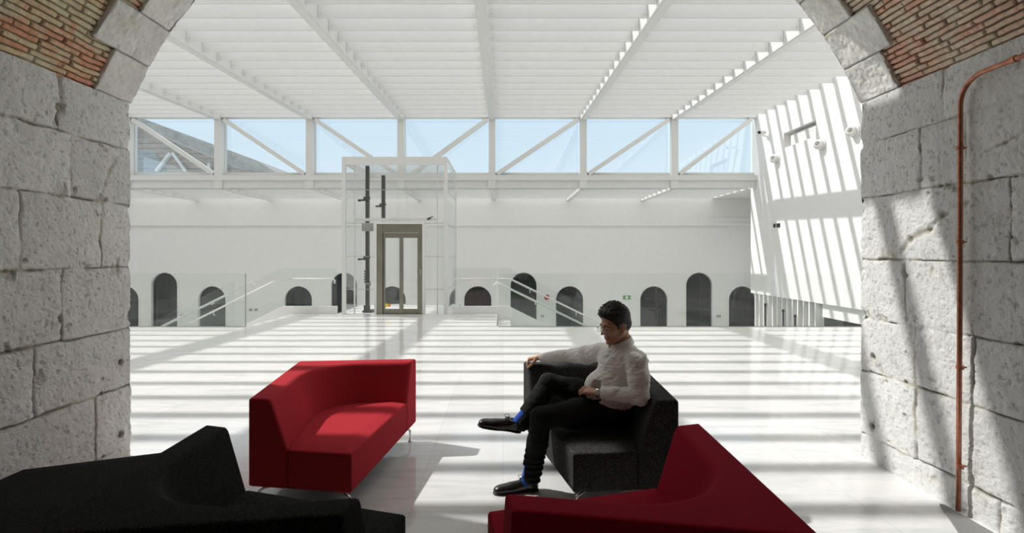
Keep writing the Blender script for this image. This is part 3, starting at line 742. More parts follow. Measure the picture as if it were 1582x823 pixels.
b = MB(); xx = lx(664); b.tube([(xx - 0.06, LY - 0.02, lz(338.5)), (xx + 0.03, LY - 0.1, lz(337))], 0.03, 10); b.tube([(xx + 0.02, LY - 0.08, lz(337)), (xx + 0.08, LY + 0.02, lz(334))], 0.012, 8)
tag(b.build('security_camera', M['dark']), 'tiny dark camera fixed above and right of the lift door', 'camera')

# ------------------------------------------------------------------ small things on the walls
for i, (y, z) in enumerate(((18.87, 5.16), (16.2, 5.11), (14.68, 5.16))):
    t = empty('air_nozzle', (XR, y, z), 'round white air nozzle on the right wall, %s' % ['small one left of the recess', 'directly below the recess on its right', 'nearest the stone arch'][i], 'air nozzle', group='air nozzles on the right wall')
    b = MB(); b.lathe([(0.19, 0), (0.19, 0.03), (0.17, 0.05)], (XR, y, z), (-1, 0, 0), 28); b.build('collar', M['paint'], t, smooth=True)
    b = MB(); ax = Vector((-0.75, -0.62, 0.1)).normalized(); c = Vector((XR - 0.12, y, z))
    prof = [(0.02, -0.1)] + [(0.155 * math.cos(a), 0.155 * math.sin(a)) for a in np.linspace(-0.6, 1.0, 10)] + [(0.07, 0.12), (0.06, 0.03), (0.0005, 0.02)]
    b.lathe(prof, c, ax, 28); b.build('nozzle', M['paint'], t, smooth=True)
t = empty('wall_camera', (XR, 19.6, 6.2), 'small white camera with black lens high on the right wall near the truss', 'camera')
b = MB(); b.tube([(XR - 0.01, 19.6, 6.14), (XR - 0.15, 19.6, 6.16), (XR - 0.18, 19.62, 6.24)], 0.03, 8); b.build('bracket', M['paint'], t)
b = MB(); b.tube([(XR - 0.12, 19.55, 6.27), (XR - 0.38, 19.4, 6.24)], 0.07, 12); b.build('body', M['paint'], t)
b = MB(); b.tube([(XR - 0.381, 19.4, 6.24), (XR - 0.43, 19.37, 6.235)], 0.05, 12); b.build('lens', M['rubber'], t)
for y, w, nm in ((19.05, 0.1, 'left'), (18.78, 0.2, 'right')):
    b = MB(); b.box(XR - 0.03, XR - 0.001, y - w / 2, y + w / 2, 2.66, 2.80); tag(b.build('wall_socket', M['rubber']), 'small dark socket plate in the shade band of the right wall, %s of the two' % nm, 'socket', group='dark sockets on the right wall')
t = empty('fire_alarm', (2.13, YB - 0.03, -0.41), 'round red alarm button on the back wall right of the tall arch', 'alarm button')
b = MB(); b.lathe([(0.13, 0), (0.13, 0.03), (0.10, 0.05)], (2.13, YB - 0.001, -0.4), (0, -1, 0), 20); b.build('housing', M['redp'], t)
b = MB(); b.lathe([(0.04, 0.051), (0.04, 0.06)], (2.13, YB - 0.001, -0.4), (0, -1, 0), 12); b.build('button', M['signw'], t)
t = empty('exit_sign', (6.0, YB - 0.02, -0.41), 'small green exit sign with running figure and arrow on the back wall', 'sign')
b = MB(); b.box(5.82, 6.18, YB - 0.03, YB - 0.001, -0.5, -0.32); b.build('panel', M['green'], t)
b = MB(); Ys = YB - 0.036
b.box(5.95, 6.05, Ys, YB - 0.031, -0.48, -0.34)                                   # doorway
b.box(6.09, 6.15, Ys, YB - 0.031, -0.42, -0.40); b.slab([(6.12, -0.45), (6.165, -0.41), (6.12, -0.37)], [], Ys, YB - 0.031, fy)
b.lathe([(0.012, 0), (0.012, 0.005)], (5.905, YB - 0.031, -0.36), (0, -1, 0), 10)
for p, q in (((5.90, -0.375), (5.885, -0.43)), ((5.885, -0.43), (5.915, -0.455)), ((5.885, -0.43), (5.86, -0.47)), ((5.90, -0.385), (5.93, -0.41)), ((5.895, -0.385), (5.865, -0.40))):
    b.bar((p[0], YB - 0.0335, p[1]), (q[0], YB - 0.0335, q[1]), 0.004, 0.014, up=(0, 1, 0))
b.build('pictogram', M['signw'], t)
for i, (px, py, w) in enumerate(((387.5, 478, 4.5), (396, 478, 4.5), (283, 487, 8), (1110, 488, 7), (838, 488, 5))):
    b = MB(); x = PX(px, YB); z = PZ(py, YB); b.box(x - w / 2 * .031, x + w / 2 * .031, YB - 0.03, YB - 0.001, z - 0.06, z + 0.05)
    tag(b.build('wall_plate', M['midgrey']), 'small grey wall plate, %s' % ['left of a pair beside the left staircase', 'right of a pair beside the left staircase', 'single one between the two leftmost arches in view', 'between the right tall arch and the last arch', 'right of the central tall arch'][i], 'wall plate', group='grey plates on the back wall')

# the neighbouring building seen through the left clerestory
NY = 33.0
nx = lambda p: PX(p, NY); nz = lambda p: PZ(p, NY)
t = empty('neighbouring_building', (nx(260), NY + 2, 5), 'neighbouring building with sloping grey roof edge and weathered boarding beyond the windows', 'building')
b = MB(); b.slab([(nx(120), nz(150)), (nx(223), nz(184)), (nx(408), nz(252)), (nx(440), nz(272)), (nx(380), nz(264)), (nx(243), nz(207)), (nx(120), nz(170))], [], NY - 0.9, NY + 6, fy); b.build('roof', M['roofm'], t)
b = MB()
for k in range(12):
    pa, pb = 196 + k * 8, 203.2 + k * 8
    xe = lambda p: 243 + (p - 207) / (264 - 207) * (380 - 243)
    b.slab([(nx(120), nz(pa)), (nx(max(121, xe(pa + 3))), nz(pa)), (nx(max(121, xe(pb + 3))), nz(pb)), (nx(120), nz(pb))], [], NY + 0.3, NY + 0.42, fy)
b.build('board_cladding', M['timber'], t)
b = MB(); b.slab([(nx(120), nz(215)), (nx(262), nz(215)), (nx(380), nz(262)), (nx(390), -3.4), (nx(120), -3.4)], [], NY + 0.45, NY + 5, fy); b.build('wall', M['timber'], t)
b = MB(); b.slab([(nx(150), nz(226)), (nx(236), nz(232)), (nx(252), nz(266)), (nx(150), nz(266))], [], NY + 0.2, NY + 0.26, fy); b.build('window', M['cglass'], t)
for a, c in (((262, 236), (240, 264)), ((266, 236), (286, 264)), ((322, 252), (322, 266))):
    b = MB(); b.bar((nx(a[0]), NY + 0.1, nz(a[1])), (nx(c[0]), NY + 0.1, nz(c[1])), 0.16, 0.24, up=(0, 1, 0)); b.build('roof_strut', M['paint'], t)

# ------------------------------------------------------------------ implicit surfaces (for upholstery and the figure)
def surface_nets(F, o, h):
    S = F < 0
    nx_, ny_, nz_ = F.shape
    cnt = np.zeros((nx_ - 1, ny_ - 1, nz_ - 1), np.uint8)
    for a in (0, 1):
        for b_ in (0, 1):
            for c in (0, 1): cnt += S[a:nx_ - 1 + a, b_:ny_ - 1 + b_, c:nz_ - 1 + c]
    I = np.argwhere((cnt > 0) & (cnt < 8)); n = len(I)
    idx = np.full(cnt.shape, -1, np.int32); idx[tuple(I.T)] = np.arange(n, dtype=np.int32)
    acc = np.zeros((n, 3)); num = np.zeros(n)
    cr = [(a, b_, c) for a in (0, 1) for b_ in (0, 1) for c in (0, 1)]
    val = {c: F[I[:, 0] + c[0], I[:, 1] + c[1], I[:, 2] + c[2]] for c in cr}
    for p in cr:
        for ax in range(3):
            if p[ax] == 0:
                q = list(p); q[ax] = 1; q = tuple(q); va, vb = val[p], val[q]; m = (va < 0) != (vb < 0)
                t = np.where(m, va / np.where(m, va - vb, 1), 0)
                pos = np.array(p, float)[None] + t[:, None] * (np.array(q) - np.array(p))[None]
                acc += pos * m[:, None]; num += m
    V = (I + acc / num[:, None]) * h + np.array(o)
    faces = []
    for ax in range(3):
        sl0 = [slice(None)] * 3; sl1 = [slice(None)] * 3; sl0[ax] = slice(0, -1); sl1[ax] = slice(1, None)
        A = S[tuple(sl0)]; B_ = S[tuple(sl1)]; E = np.argwhere(A != B_)
        u, w = (ax + 1) % 3, (ax + 2) % 3
        E = E[(E[:, u] > 0) & (E[:, w] > 0) & (E[:, u] < F.shape[u] - 1) & (E[:, w] < F.shape[w] - 1)]
        q = []
        for du, dw in ((-1, -1), (0, -1), (0, 0), (-1, 0)):
            c = E.copy(); c[:, u] += du; c[:, w] += dw; q.append(idx[c[:, 0], c[:, 1], c[:, 2]])
        q = np.stack(q, -1); fl_ = A[E[:, 0], E[:, 1], E[:, 2]]
        q[~fl_] = q[~fl_][:, ::-1]; faces.append(q)
    return V, np.concatenate(faces)

class Field:
    def __init__(s, lo, hi, h):
        s.lo = np.array(lo, float); s.h = h; s.n = np.ceil((np.array(hi) - s.lo) / h).astype(int) + 1
        s.F = np.full(tuple(s.n), 1.0, np.float32)
    def _sl(s, lo, hi, pad):
        a = np.clip(np.floor((np.array(lo) - pad - s.lo) / s.h).astype(int), 0, s.n); b_ = np.clip(np.ceil((np.array(hi) + pad - s.lo) / s.h).astype(int) + 1, 0, s.n)
        if np.any(b_ <= a): return None, None
        sl = tuple(slice(i, j) for i, j in zip(a, b_))
        g = np.meshgrid(*[s.lo[k] + s.h * np.arange(a[k], b_[k], dtype=np.float32) for k in range(3)], indexing='ij')
        return sl, np.stack(g, -1)
    def op(s, fn, lo, hi, k=0.0, mode='add', pad=None):
        sl, P = s._sl(lo, hi, (pad if pad is not None else k + 4 * s.h))
        if sl is None: return
        d = fn(P).astype(np.float32); A = s.F[sl]
        if mode == 'sub': d = -d
        sg = -1.0 if mode in ('sub', 'and') else 1.0
        a, b_ = sg * A, sg * d
        r = np.minimum(a, b_)
        if k > 0: e = np.maximum(k - np.abs(a - b_), 0) / k; r = r - e * e * k * 0.25
        s.F[sl] = sg * r
    def cone(s, p, q, r0, r1, k=0.01, mode='add', flat=None):
        """tapered capsule; flat=(axis, factor) squashes distances along an axis"""
        p = np.array(p, float); q = np.array(q, float); r = max(r0, r1)
        if flat is not None: ax = np.array(flat[0], float); ax /= np.linalg.norm(ax); fc = flat[1]; r *= max(1, 1 / fc)
        def fn(P):
            pa = P - p; ba = q - p; t = np.clip((pa @ ba) / max(ba @ ba, 1e-9), 0, 1)
            v = pa - t[..., None] * ba
            if flat is not None: v = v + (v @ ax)[..., None] * ax * (fc - 1)
            return np.sqrt((v * v).sum(-1)) - (r0 + (r1 - r0) * t)
        s.op(fn, np.minimum(p, q) - r, np.maximum(p, q) + r, k, mode); return s
    def chain(s, pts, rs, k=0.01, **kw):
        for i in range(len(pts) - 1): s.cone(pts[i], pts[i + 1], rs[i], rs[i + 1], k, **kw)
        return s
    def ell(s, c, rad, rot=None, k=0.01, mode='add'):
        c = np.array(c, float); rad = np.array(rad, float); R = np.eye(3) if rot is None else np.array(rot)   # columns = local axes
        def fn(P):
            q = (P - c) @ R; k0 = np.sqrt(((q / rad) ** 2).sum(-1)); k1 = np.sqrt(((q / rad ** 2) ** 2).sum(-1))
            return k0 * (k0 - 1) / np.maximum(k1, 1e-6)
        m = rad.max(); s.op(fn, c - m, c + m, k, mode); return s
    def plane(s, p, n, lo, hi, k=0.004):
        """keep the side the normal points away from"""
        p = np.array(p, float); n = np.array(n, float); n /= np.linalg.norm(n)
        s.op(lambda P: (P - p) @ n, lo, hi, k, 'and', pad=0); return s
    def mesh(s): return surface_nets(s.F, s.lo, s.h)

# ------------------------------------------------------------------ wedge sofas
def poly_sdf(x, y, P):
    """signed distance to a polygon, negative inside"""
    d = np.full(x.shape, 1e9); sgn = np.ones(x.shape)
    n = len(P)
    for i in range(n):
        a = P[i]; b_ = P[i - 1]; ex, ey = b_[0] - a[0], b_[1] - a[1]; wx, wy = x - a[0], y - a[1]
        t = np.clip((wx * ex + wy * ey) / (ex * ex + ey * ey), 0, 1); d = np.minimum(d, (wx - ex * t) ** 2 + (wy - ey * t) ** 2)
        c1 = y >= a[1]; c2 = y < b_[1]; c3 = ex * wy > ey * wx
        fl_ = (c1 & c2 & c3) | (~c1 & ~c2 & ~c3); sgn = np.where(fl_, -sgn, sgn)
    return sgn * np.sqrt(d)
def line_in(x, y, a, b_, inside):
    """distance from line ab, positive towards the inside point"""
    nx_, ny_ = -(b_[1] - a[1]), b_[0] - a[0]; l = math.hypot(nx_, ny_); nx_, ny_ = nx_ / l, ny_ / l
    if (inside[0] - a[0]) * nx_ + (inside[1] - a[1]) * ny_ < 0: nx_, ny_ = -nx_, -ny_
    return (x - a[0]) * nx_ + (y - a[1]) * ny_
def smax(a, b_, k):
    e = np.maximum(k - np.abs(a - b_), 0) / k; return np.maximum(a, b_) + e * e * k * 0.25

ZB0, ZSEAT, ZTOP = 0.15, 0.405, 0.73
def sofa(A, B_, C_, D, fabric, label, back=True, h=0.008, name='sofa', seat_z=ZSEAT, cat='sofa'):
    cx = sum(p[0] for p in (A, B_, C_, D)) / 4; cy = sum(p[1] for p in (A, B_, C_, D)) / 4
    t = empty(name, (cx, cy, 0), label, cat)
    Q = [A, B_, C_, D]; xs_ = [p[0] for p in Q]; ys_ = [p[1] for p in Q]
    lo = (min(xs_) - 0.03, min(ys_) - 0.03); hi = (max(xs_) + 0.03, max(ys_) + 0.03)
    ins = (cx * 0.3 + D[0] * 0.7, cy * 0.3 + D[1] * 0.7)
    cr = 0.022
    gx_ = np.arange(lo[0], hi[0] + h, h); gy_ = np.arange(lo[1], hi[1] + h, h)
    def block(z0, z1):
        gz_ = np.arange(z0 - 0.03, z1 + 0.03 + h, h)
        X, Y, Z = np.meshgrid(gx_, gy_, gz_, indexing='ij')
        pd = poly_sdf(X[:, :, 0], Y[:, :, 0], Q)[:, :, None] + 0 * Z
        return X, Y, Z, pd, (lo[0], lo[1], z0 - 0.03)
    def dback(X, Y, Z):
        T = 0.148 + 0.115 * (ZTOP - Z) / (ZTOP - ZSEAT); T = np.clip(T, 0.14, 0.27)
        da = line_in(X, Y, A, B_, ins); db = line_in(X, Y, B_, C_, ins); r = 0.62
        di = r - np.sqrt(np.maximum(r - da, 0) ** 2 + np.maximum(r - db, 0) ** 2); di = np.where((da > r) | (db > r), np.minimum(np.minimum(da, db), r), di)
        return di - T
    X, Y, Z, pd, o = block(ZB0, seat_z)
    F = smax(pd, np.maximum(Z - seat_z - (0.012 * sstep(-pd, 0.0, 0.12)), ZB0 - Z), cr)
    if back: F = smax(F, -(dback(X, Y, Z) + 0.004), 0.018)
    V, f = surface_nets(F, o, h); np_mesh('seat', V, f, fabric, t)
    if back:
        X, Y, Z, pd, o = block(ZB0, ZTOP)
        F = smax(smax(pd, np.maximum(Z - ZTOP, ZB0 - Z), cr), dback(X, Y, Z), 0.03)
        V, f = surface_nets(F, o, h); np_mesh('backrest', V, f, fabric, t)
        # piping seam along the front of the seat
    b = MB(); e = 0.10
    b.slab([(p[0] + (cx - p[0]) * e, p[1] + (cy - p[1]) * e) for p in Q], [], ZB0 - 0.022, ZB0 + 0.004, lambda a, c, d: (a, c, d)); b.build('base_frame', M['rubber'], t)
    for i, p in enumerate(Q):
        nx_, ny_ = cx - p[0], cy - p[1]; l = math.hypot(nx_, ny_); u = Vector((nx_ / l, ny_ / l, 0))
        foot = Vector((p[0], p[1], 0)) + u * 0.075; top = Vector((p[0], p[1], ZB0 - 0.012)) + u * 0.16
        q = Q[(i + 1) % 4]; w = Vector((q[0] - p[0], q[1] - p[1], 0)).normalized() * 0.07 if i % 2 else Vector((Q[i - 1][0] - p[0], Q[i - 1][1] - p[1], 0)).normalized() * 0.07
        b = MB(); b.tube([top + w * 1.4, foot + w * 0.5 + Vector((0, 0, 0.118)), foot + Vector((0, 0, 0.10)), foot + Vector((0, 0, 0.012)), ], 0.010, 10)
        b.lathe([(0.018, 0), (0.018, 0.012), (0.010, 0.016)], foot, (0, 0, 1), 14)
        b.build('leg', M['chrome'], t, smooth=True)
    return t

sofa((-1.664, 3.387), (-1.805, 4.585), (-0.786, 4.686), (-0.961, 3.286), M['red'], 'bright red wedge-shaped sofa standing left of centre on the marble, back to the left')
sofa((1.136, 3.347), (1.19, 4.55), (0.181, 4.563), (0.446, 3.295), M['black_lit'], 'black wool wedge-shaped sofa the man is sitting on')
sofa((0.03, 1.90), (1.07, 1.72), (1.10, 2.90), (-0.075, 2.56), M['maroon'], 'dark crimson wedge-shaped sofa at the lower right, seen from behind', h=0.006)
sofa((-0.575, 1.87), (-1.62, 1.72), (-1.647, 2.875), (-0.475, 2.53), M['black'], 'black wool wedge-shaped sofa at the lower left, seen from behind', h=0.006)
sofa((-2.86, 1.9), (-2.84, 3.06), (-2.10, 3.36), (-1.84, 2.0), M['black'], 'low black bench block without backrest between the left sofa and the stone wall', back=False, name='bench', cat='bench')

# ------------------------------------------------------------------ the seated man
def U3(v): v = np.array(v, float); return v / np.linalg.norm(v)
SKIN = mat('skin', (0.60, 0.33, 0.21), 0.5, noise=0.08, scale=30)
man = empty('person', (0.80, 3.78, 0.0), 'man in white shirt and dark trousers sitting cross-legged, one arm along the black sofa back', 'person')
PEL = np.array([0.80, 3.79, 0.55]); HIPL = np.array([0.76, 3.70, 0.545]); HIPR = np.array([0.76, 3.90, 0.55])
KNL = np.array([0.265, 3.62, 0.530]); ANL = np.array([0.18, 3.66, 0.115])
KNR = np.array([0.335, 3.80, 0.725]); ANR = np.array([0.105, 3.71, 0.462])
SHL = np.array([0.925, 3.575, 0.935]); SHR = np.array([0.745, 3.925, 0.93])
ELL_ = np.array([0.925, 3.49, 0.715]); WRL = np.array([0.665, 3.60, 0.708])
ELR = np.array([0.575, 4.235, 0.845]); WRR = np.array([0.315, 4.435, 0.788])
NECK = np.array([0.862, 3.742, 1.005])
FW = U3((-0.88, -0.48, 0)); SD = U3((0.475, -0.875, 0)); UPT = np.array([0, 0, 1.0])
TR = np.stack([SD, FW, UPT], 1)
# head frame
HF = U3((-0.88, -0.34, -0.25)); HU = np.array([-0.22, -0.08, 0.96]); HU = U3(HU - HF * (HU @ HF)); HS = np.cross(HU, HF)   # HS: towards the near ear
if HS[1] > 0: HS = -HS
HC = np.array([0.796, 3.70, 1.176]); HR = np.stack([HF, HS, HU], 1); HSC = 1.06
def hp(f, s, u): return HC + HR @ (np.array([f, s, u]) * HSC)

def finger(Fd, base, d, n, ln, bends, r, k=0.003):
    """d: direction, n: back-of-hand normal; bends in radians towards the palm"""
    pts = [np.array(base)]; dd = np.array(d, float)
    for L_, bd in zip((0.45 * ln, 0.31 * ln, 0.24 * ln), bends):
        c, s_ = math.cos(bd), math.sin(bd); nd = dd * c - n * s_; nn = n * c + dd * s_; dd, n = U3(nd), U3(nn)
        pts.append(pts[-1] + dd * L_)
    Fd.chain(pts, [r, r * 0.94, r * 0.86, r * 0.76], k); return pts
def hand(Fd, wrist, d, n, t, bends, tb, spread=0.05, sc=1.0):
    """t points to the thumb side"""
    d, n = U3(d), np.array(n, float); n = U3(n - d * (n @ d)); t = U3(np.array(t) - d * (np.array(t) @ d) - n * (np.array(t) @ n))
    for o in (-0.026, -0.009, 0.009, 0.026):
        Fd.cone(wrist + t * o * 0.6 * sc + d * 0.012, wrist + d * 0.080 * sc + t * o * 1.15 * sc, 0.015, 0.0125, 0.014)
    tips = []
    for o, ln, r, b_ in zip((0.033, 0.0115, -0.0105, -0.031), (0.072, 0.080, 0.074, 0.058), (0.0092, 0.0094, 0.0088, 0.0078), bends):
        tips.append(finger(Fd, wrist + d * (0.083 - abs(o) * 0.12) * sc + t * o * sc, U3(d + t * o * spread * 30 * 0.3), n, ln * sc, b_, r))
    b0 = wrist + d * 0.022 * sc + t * 0.022 * sc - n * 0.004
    td = U3(d * 0.62 + t * 0.72 - n * tb); p1 = b0 + td * 0.042 * sc; td2 = U3(d * 0.92 + t * 0.25 - n * (tb * 1.2)); p2 = p1 + td2 * 0.032 * sc; p3 = p2 + U3(d * 0.97 + t * 0.02 - n * tb) * 0.024 * sc
    Fd.chain([b0, p1, p2, p3], [0.0155, 0.0125, 0.0105, 0.009], 0.006)
    return tips

fd = Field((-0.24, 3.38, 0.0), (1.14, 4.55, 1.34), 0.004)
# torso and limbs under the clothes
fd.ell((0.845, 3.75, 0.86), (0.16, 0.10, 0.16), TR, 0.03); fd.ell((0.78, 3.745, 0.70), (0.14, 0.12, 0.13), TR, 0.04); fd.ell((0.79, 3.79, 0.585), (0.15, 0.11, 0.085), TR, 0.04)
fd.cone(SHL, SHR, 0.045, 0.045, 0.03)
for S_, E_, W_ in ((SHL, ELL_, WRL), (SHR, ELR, WRR)):
    fd.cone(S_, E_, 0.048, 0.038, 0.02); fd.cone(E_, W_, 0.038, 0.027, 0.02)
for H_, K_, A_ in ((HIPL, KNL, ANL), (HIPR, KNR, ANR)):
    fd.cone(H_, K_, 0.075, 0.050, 0.03); fd.cone(K_, A_, 0.046, 0.032, 0.02)
fd.chain([ANL, (0.155, 3.655, 0.05), (0.02, 3.63, 0.032)], [0.030, 0.026, 0.018], 0.02); fd.chain([ANR, (0.060, 3.70, 0.445), (-0.08, 3.673, 0.470)], [0.030, 0.024, 0.018], 0.02)
# neck and head
fd.cone(NECK - np.array([0, 0, 0.03]), hp(-0.035, 0, -0.055), 0.062, 0.056, 0.03)
fd.ell(hp(-0.018, 0, 0.032), np.array((0.099, 0.078, 0.092)) * HSC, HR, 0.02)
fd.ell(hp(0.028, 0, -0.035), np.array((0.060, 0.059, 0.080)) * HSC, HR, 0.025)
for s_ in (-1, 1): fd.cone(hp(-0.012, s_ * 0.050, -0.055), hp(0.062, s_ * 0.014, -0.104), 0.022, 0.020, 0.02)
fd.ell(hp(0.074, 0, -0.108), (0.019, 0.024, 0.017), HR, 0.012)
fd.ell(hp(0.074, 0, 0.016), (0.018, 0.052, 0.014), HR, 0.012)
for s_ in (-1, 1):
    fd.ell(hp(0.100, s_ * 0.031, -0.008), (0.017, 0.020, 0.012), HR, 0.008, 'sub'); fd.ell(hp(0.077, s_ * 0.031, -0.008), (0.013, 0.014, 0.011), HR, 0.003)
    fd.ell(hp(0.060, s_ * 0.042, -0.040), (0.020, 0.018, 0.018), HR, 0.014)
fd.cone(hp(0.086, 0, 0.004), hp(0.111, 0, -0.036), 0.006, 0.0085, 0.008)
for s_ in (-1, 1): fd.ell(hp(0.097, s_ * 0.010, -0.041), (0.011, 0.007, 0.006), HR, 0.004)
fd.ell(hp(0.076, 0, -0.072), (0.018, 0.030, 0.020), HR, 0.012)
fd.ell(hp(0.090, 0, -0.0680), (0.008, 0.023, 0.0050), HR, 0.003); fd.ell(hp(0.088, 0, -0.0785), (0.008, 0.019, 0.0055), HR, 0.003)
for s_ in (-1, 1):
    er = HR @ np.array([[0.94, 0.34 * s_ * -1, 0], [0.34 * s_, 0.94, 0], [0, 0, 1]]).T
    fd.ell(hp(-0.014, s_ * 0.079, -0.020), (0.019, 0.009, 0.030), er, 0.003); fd.ell(hp(-0.009, s_ * 0.091, -0.018), (0.010, 0.010, 0.018), HR, 0.003, 'sub')
# hands
TIPL = np.array([0.505, 3.725, 0.722])
hand(fd, WRL + U3(WRL - ELL_) * 0.012, TIPL - WRL, (-0.1, -0.45, 0.9), (0.4, 0.9, 0.3), [(0.18, 0.30, 0.25), (0.22, 0.32, 0.25), (0.28, 0.36, 0.28), (0.36, 0.42, 0.3)], 0.35)
hand(fd, WRR + np.array([-0.012, 0.004, -0.002]), (-0.93, 0.10, -0.16), (-0.15, 0.0, 1.0), (-0.1, -1, 0.0), [(0.95, 0.55, 0.15), (1.0, 0.5, 0.15), (1.05, 0.5, 0.15), (1.1, 0.5, 0.2)], 0.55)
V, f = fd.mesh(); np_mesh('body', V, f, SKIN, man)
del fd

def folds(V, P, amp, s=0):
    n = fbm(P, 3, 200 + s); return amp * (1 - np.abs(2 * n - 1) * 2.2)
def normals(V, f):
    a, b_, c, d_ = (V[f[:, i]] for i in range(4)); fn = np.cross(c - a, d_ - b_); N_ = np.zeros_like(V)
    for i in range(4): np.add.at(N_, f[:, i], fn)
    return N_ / np.maximum(np.linalg.norm(N_, axis=1, keepdims=True), 1e-9)

# white shirt
fd = Field((0.25, 3.38, 0.52), (1.12, 4.55, 1.08), 0.0045)
fd.ell((0.85, 3.75, 0.865), (0.192, 0.128, 0.165), TR, 0.04); fd.ell((0.755, 3.735, 0.705), (0.175, 0.152, 0.135), TR, 0.06); fd.ell((0.79, 3.785, 0.60), (0.175, 0.140, 0.09), TR, 0.05)
fd.chain([SHL, NECK - np.array([0.0, 0, 0.040]), SHR], [0.060, 0.066, 0.060], 0.05)
fd.chain([SHL, (SHL + ELL_) / 2 + np.array([0.0, -0.006, 0]), ELL_], [0.064, 0.062, 0.058], 0.035); fd.chain([ELL_, WRL + (ELL_ - WRL) * 0.10], [0.055, 0.041], 0.02)
fd.chain([SHR, (SHR + ELR) / 2 + np.array([0, 0, -0.008]), ELR], [0.062, 0.060, 0.054], 0.035); fd.chain([ELR, WRR + (ELR - WRR) * 0.08], [0.050, 0.039], 0.02)
# cuffs and neck opening
for W_, E_ in ((WRL, ELL_), (WRR, ELR)):
    d_ = U3(E_ - W_); fd.cone(W_ + d_ * 0.012, W_ + d_ * 0.075, 0.037, 0.040, 0.004)
    c_ = W_ + d_ * 0.014; fd.plane(c_, -d_, c_ - 0.07, c_ + 0.07)
    fd.cone(W_ - d_ * 0.05, W_ + d_ * 0.03, 0.031, 0.032, 0.003, 'sub')
fd.cone(NECK + np.array([-0.005, 0, 0.0]), NECK + (hp(-0.03, 0, -0.05) - NECK) * 1.4, 0.064, 0.066, 0.006, 'sub')
V, f = fd.mesh(); Nn = normals(V, f)
# creases: across the sleeves, slanting over the body
armn = np.minimum(np.linalg.norm(np.cross(V - SHL, U3(ELL_ - SHL)), axis=1), np.linalg.norm(np.cross(V - ELL_, U3(WRL - ELL_)), axis=1))
dia = np.stack([V @ U3((0.7, 0.1, 0.7)) * 7, V[:, 1] * 9, V @ U3((-0.7, 0, 0.72)) * 26], -1)
dsp = folds(V, dia, 0.006, 1) + folds(V, np.stack([V[:, 0] * 12 + V[:, 2] * 6, V[:, 1] * 14, V[:, 2] * 44 - V[:, 0] * 12], -1), 0.0045, 5)
dsp *= 0.45 + 0.55 * sstep(np.abs(fbm(V * 6, 2, 9) - 0.3), 0.0, 0.3)
for W_ in (WRL, WRR): dsp *= sstep(np.linalg.norm(V - W_, axis=1), 0.05, 0.12)
V = V + Nn * dsp[:, None]
SHIRT = fabric_mat('white_cotton', (0.93, 0.91, 0.88), (0.95, 0.93, 0.90), scale=900, rough=0.85)
sh = np_mesh('shirt', V, f, SHIRT, man)
def child(mb, name, m, par, smooth=True, root=man):
    o = mb.build(name, m, None, smooth=smooth); o.parent = par; o.matrix_parent_inverse = Matrix.Translation(-Vector(root.location)) if par is root else Matrix.Identity(4); return o
# collar: a folded band with an open front
na = U3(hp(-0.03, 0, -0.05) - NECK); fo = U3(FW - na * (FW @ na)); so = np.cross(na, fo); b = MB(); vv = []; nphi = 40
base = NECK + na * 0.030 + FW * 0.002
prof = [(0.066, -0.012), (0.068, 0.018), (0.067, 0.040), (0.072, 0.047), (0.079, 0.042), (0.088, 0.014), (0.092, -0.006), (0.089, -0.007), (0.082, 0.014), (0.074, 0.034), (0.071, 0.020), (0.069, -0.012)]
for i in range(nphi):
    ph = math.radians(24) + (2 * PI - math.radians(48)) * i / (nphi - 1); fr = max(0, math.cos(ph))
    for r_, z_ in prof:
        drop = -0.030 * fr ** 2 - (0.022 * fr ** 3 if r_ > 0.080 else 0); vv.append(base + (fo * math.cos(ph) * (1 + 0.18 * fr) + so * math.sin(ph)) * r_ + na * (z_ + drop) + fo * 0.004)
m_ = len(prof); ff = [(i * m_ + k, i * m_ + (k + 1) % m_, (i + 1) * m_ + (k + 1) % m_, (i + 1) * m_ + k) for i in range(nphi - 1) for k in range(m_)]
ff += [tuple(range(m_))[::-1], tuple((nphi - 1) * m_ + k for k in range(m_))]
b.add(vv, ff); child(b, 'collar', SHIRT, sh)
for k, (zz, dx) in enumerate(((0.955, 0.0), (0.885, 0.0), (0.815, 0.0), (0.745, 0.0))):
    ctr = np.array([0.85, 3.75, zz]) if zz > 0.8 else np.array([0.775, 3.735, zz])
    o_ = ctr + FW * 0.5
    # march towards the shirt surface
    d2 = np.linalg.norm(np.cross(V - ctr, FW), axis=1); m_ = (d2 < 0.012) & ((V - ctr) @ FW > 0)
    if m_.any():
        q = V[m_][np.argmax((V[m_] - ctr) @ FW)]; b = MB(); b.lathe([(0.0062, -0.001), (0.0062, 0.0025), (0.0001, 0.003)], q, FW, 12); child(b, 'shirt_button', M['signw'], sh)

# dark trousers
fd = Field((-0.02, 3.42, 0.055), (1.04, 4.12, 0.86), 0.005)
fd.ell((0.795, 3.79, 0.565), (0.178, 0.140, 0.135), TR, 0.05)
fd.chain([HIPL, (HIPL + KNL) / 2 + np.array([0, 0, 0.008]), KNL], [0.100, 0.092, 0.070], 0.05)
fd.chain([HIPR, (HIPR + KNR) / 2 + np.array([0, 0, 0.006]), KNR], [0.100, 0.090, 0.068], 0.06)
fd.chain([KNL, (KNL * 0.6 + ANL * 0.4) + np.array([0.014, 0, 0]), ANL + np.array([0.012, 0, -0.02])], [0.069, 0.069, 0.067], 0.02)
fd.chain([KNR, (KNR * 0.55 + ANR * 0.45) + np.array([0.016, 0, -0.008]), ANR + (KNR - ANR) * 0.06 + np.array([0.018, 0, -0.014])], [0.067, 0.069, 0.066], 0.02)
pl = U3(ANL - KNL); c_ = ANL + pl * 0.022; fd.plane(c_, pl, c_ - 0.12, c_ + np.array([0.12, 0.12, 0.02]))
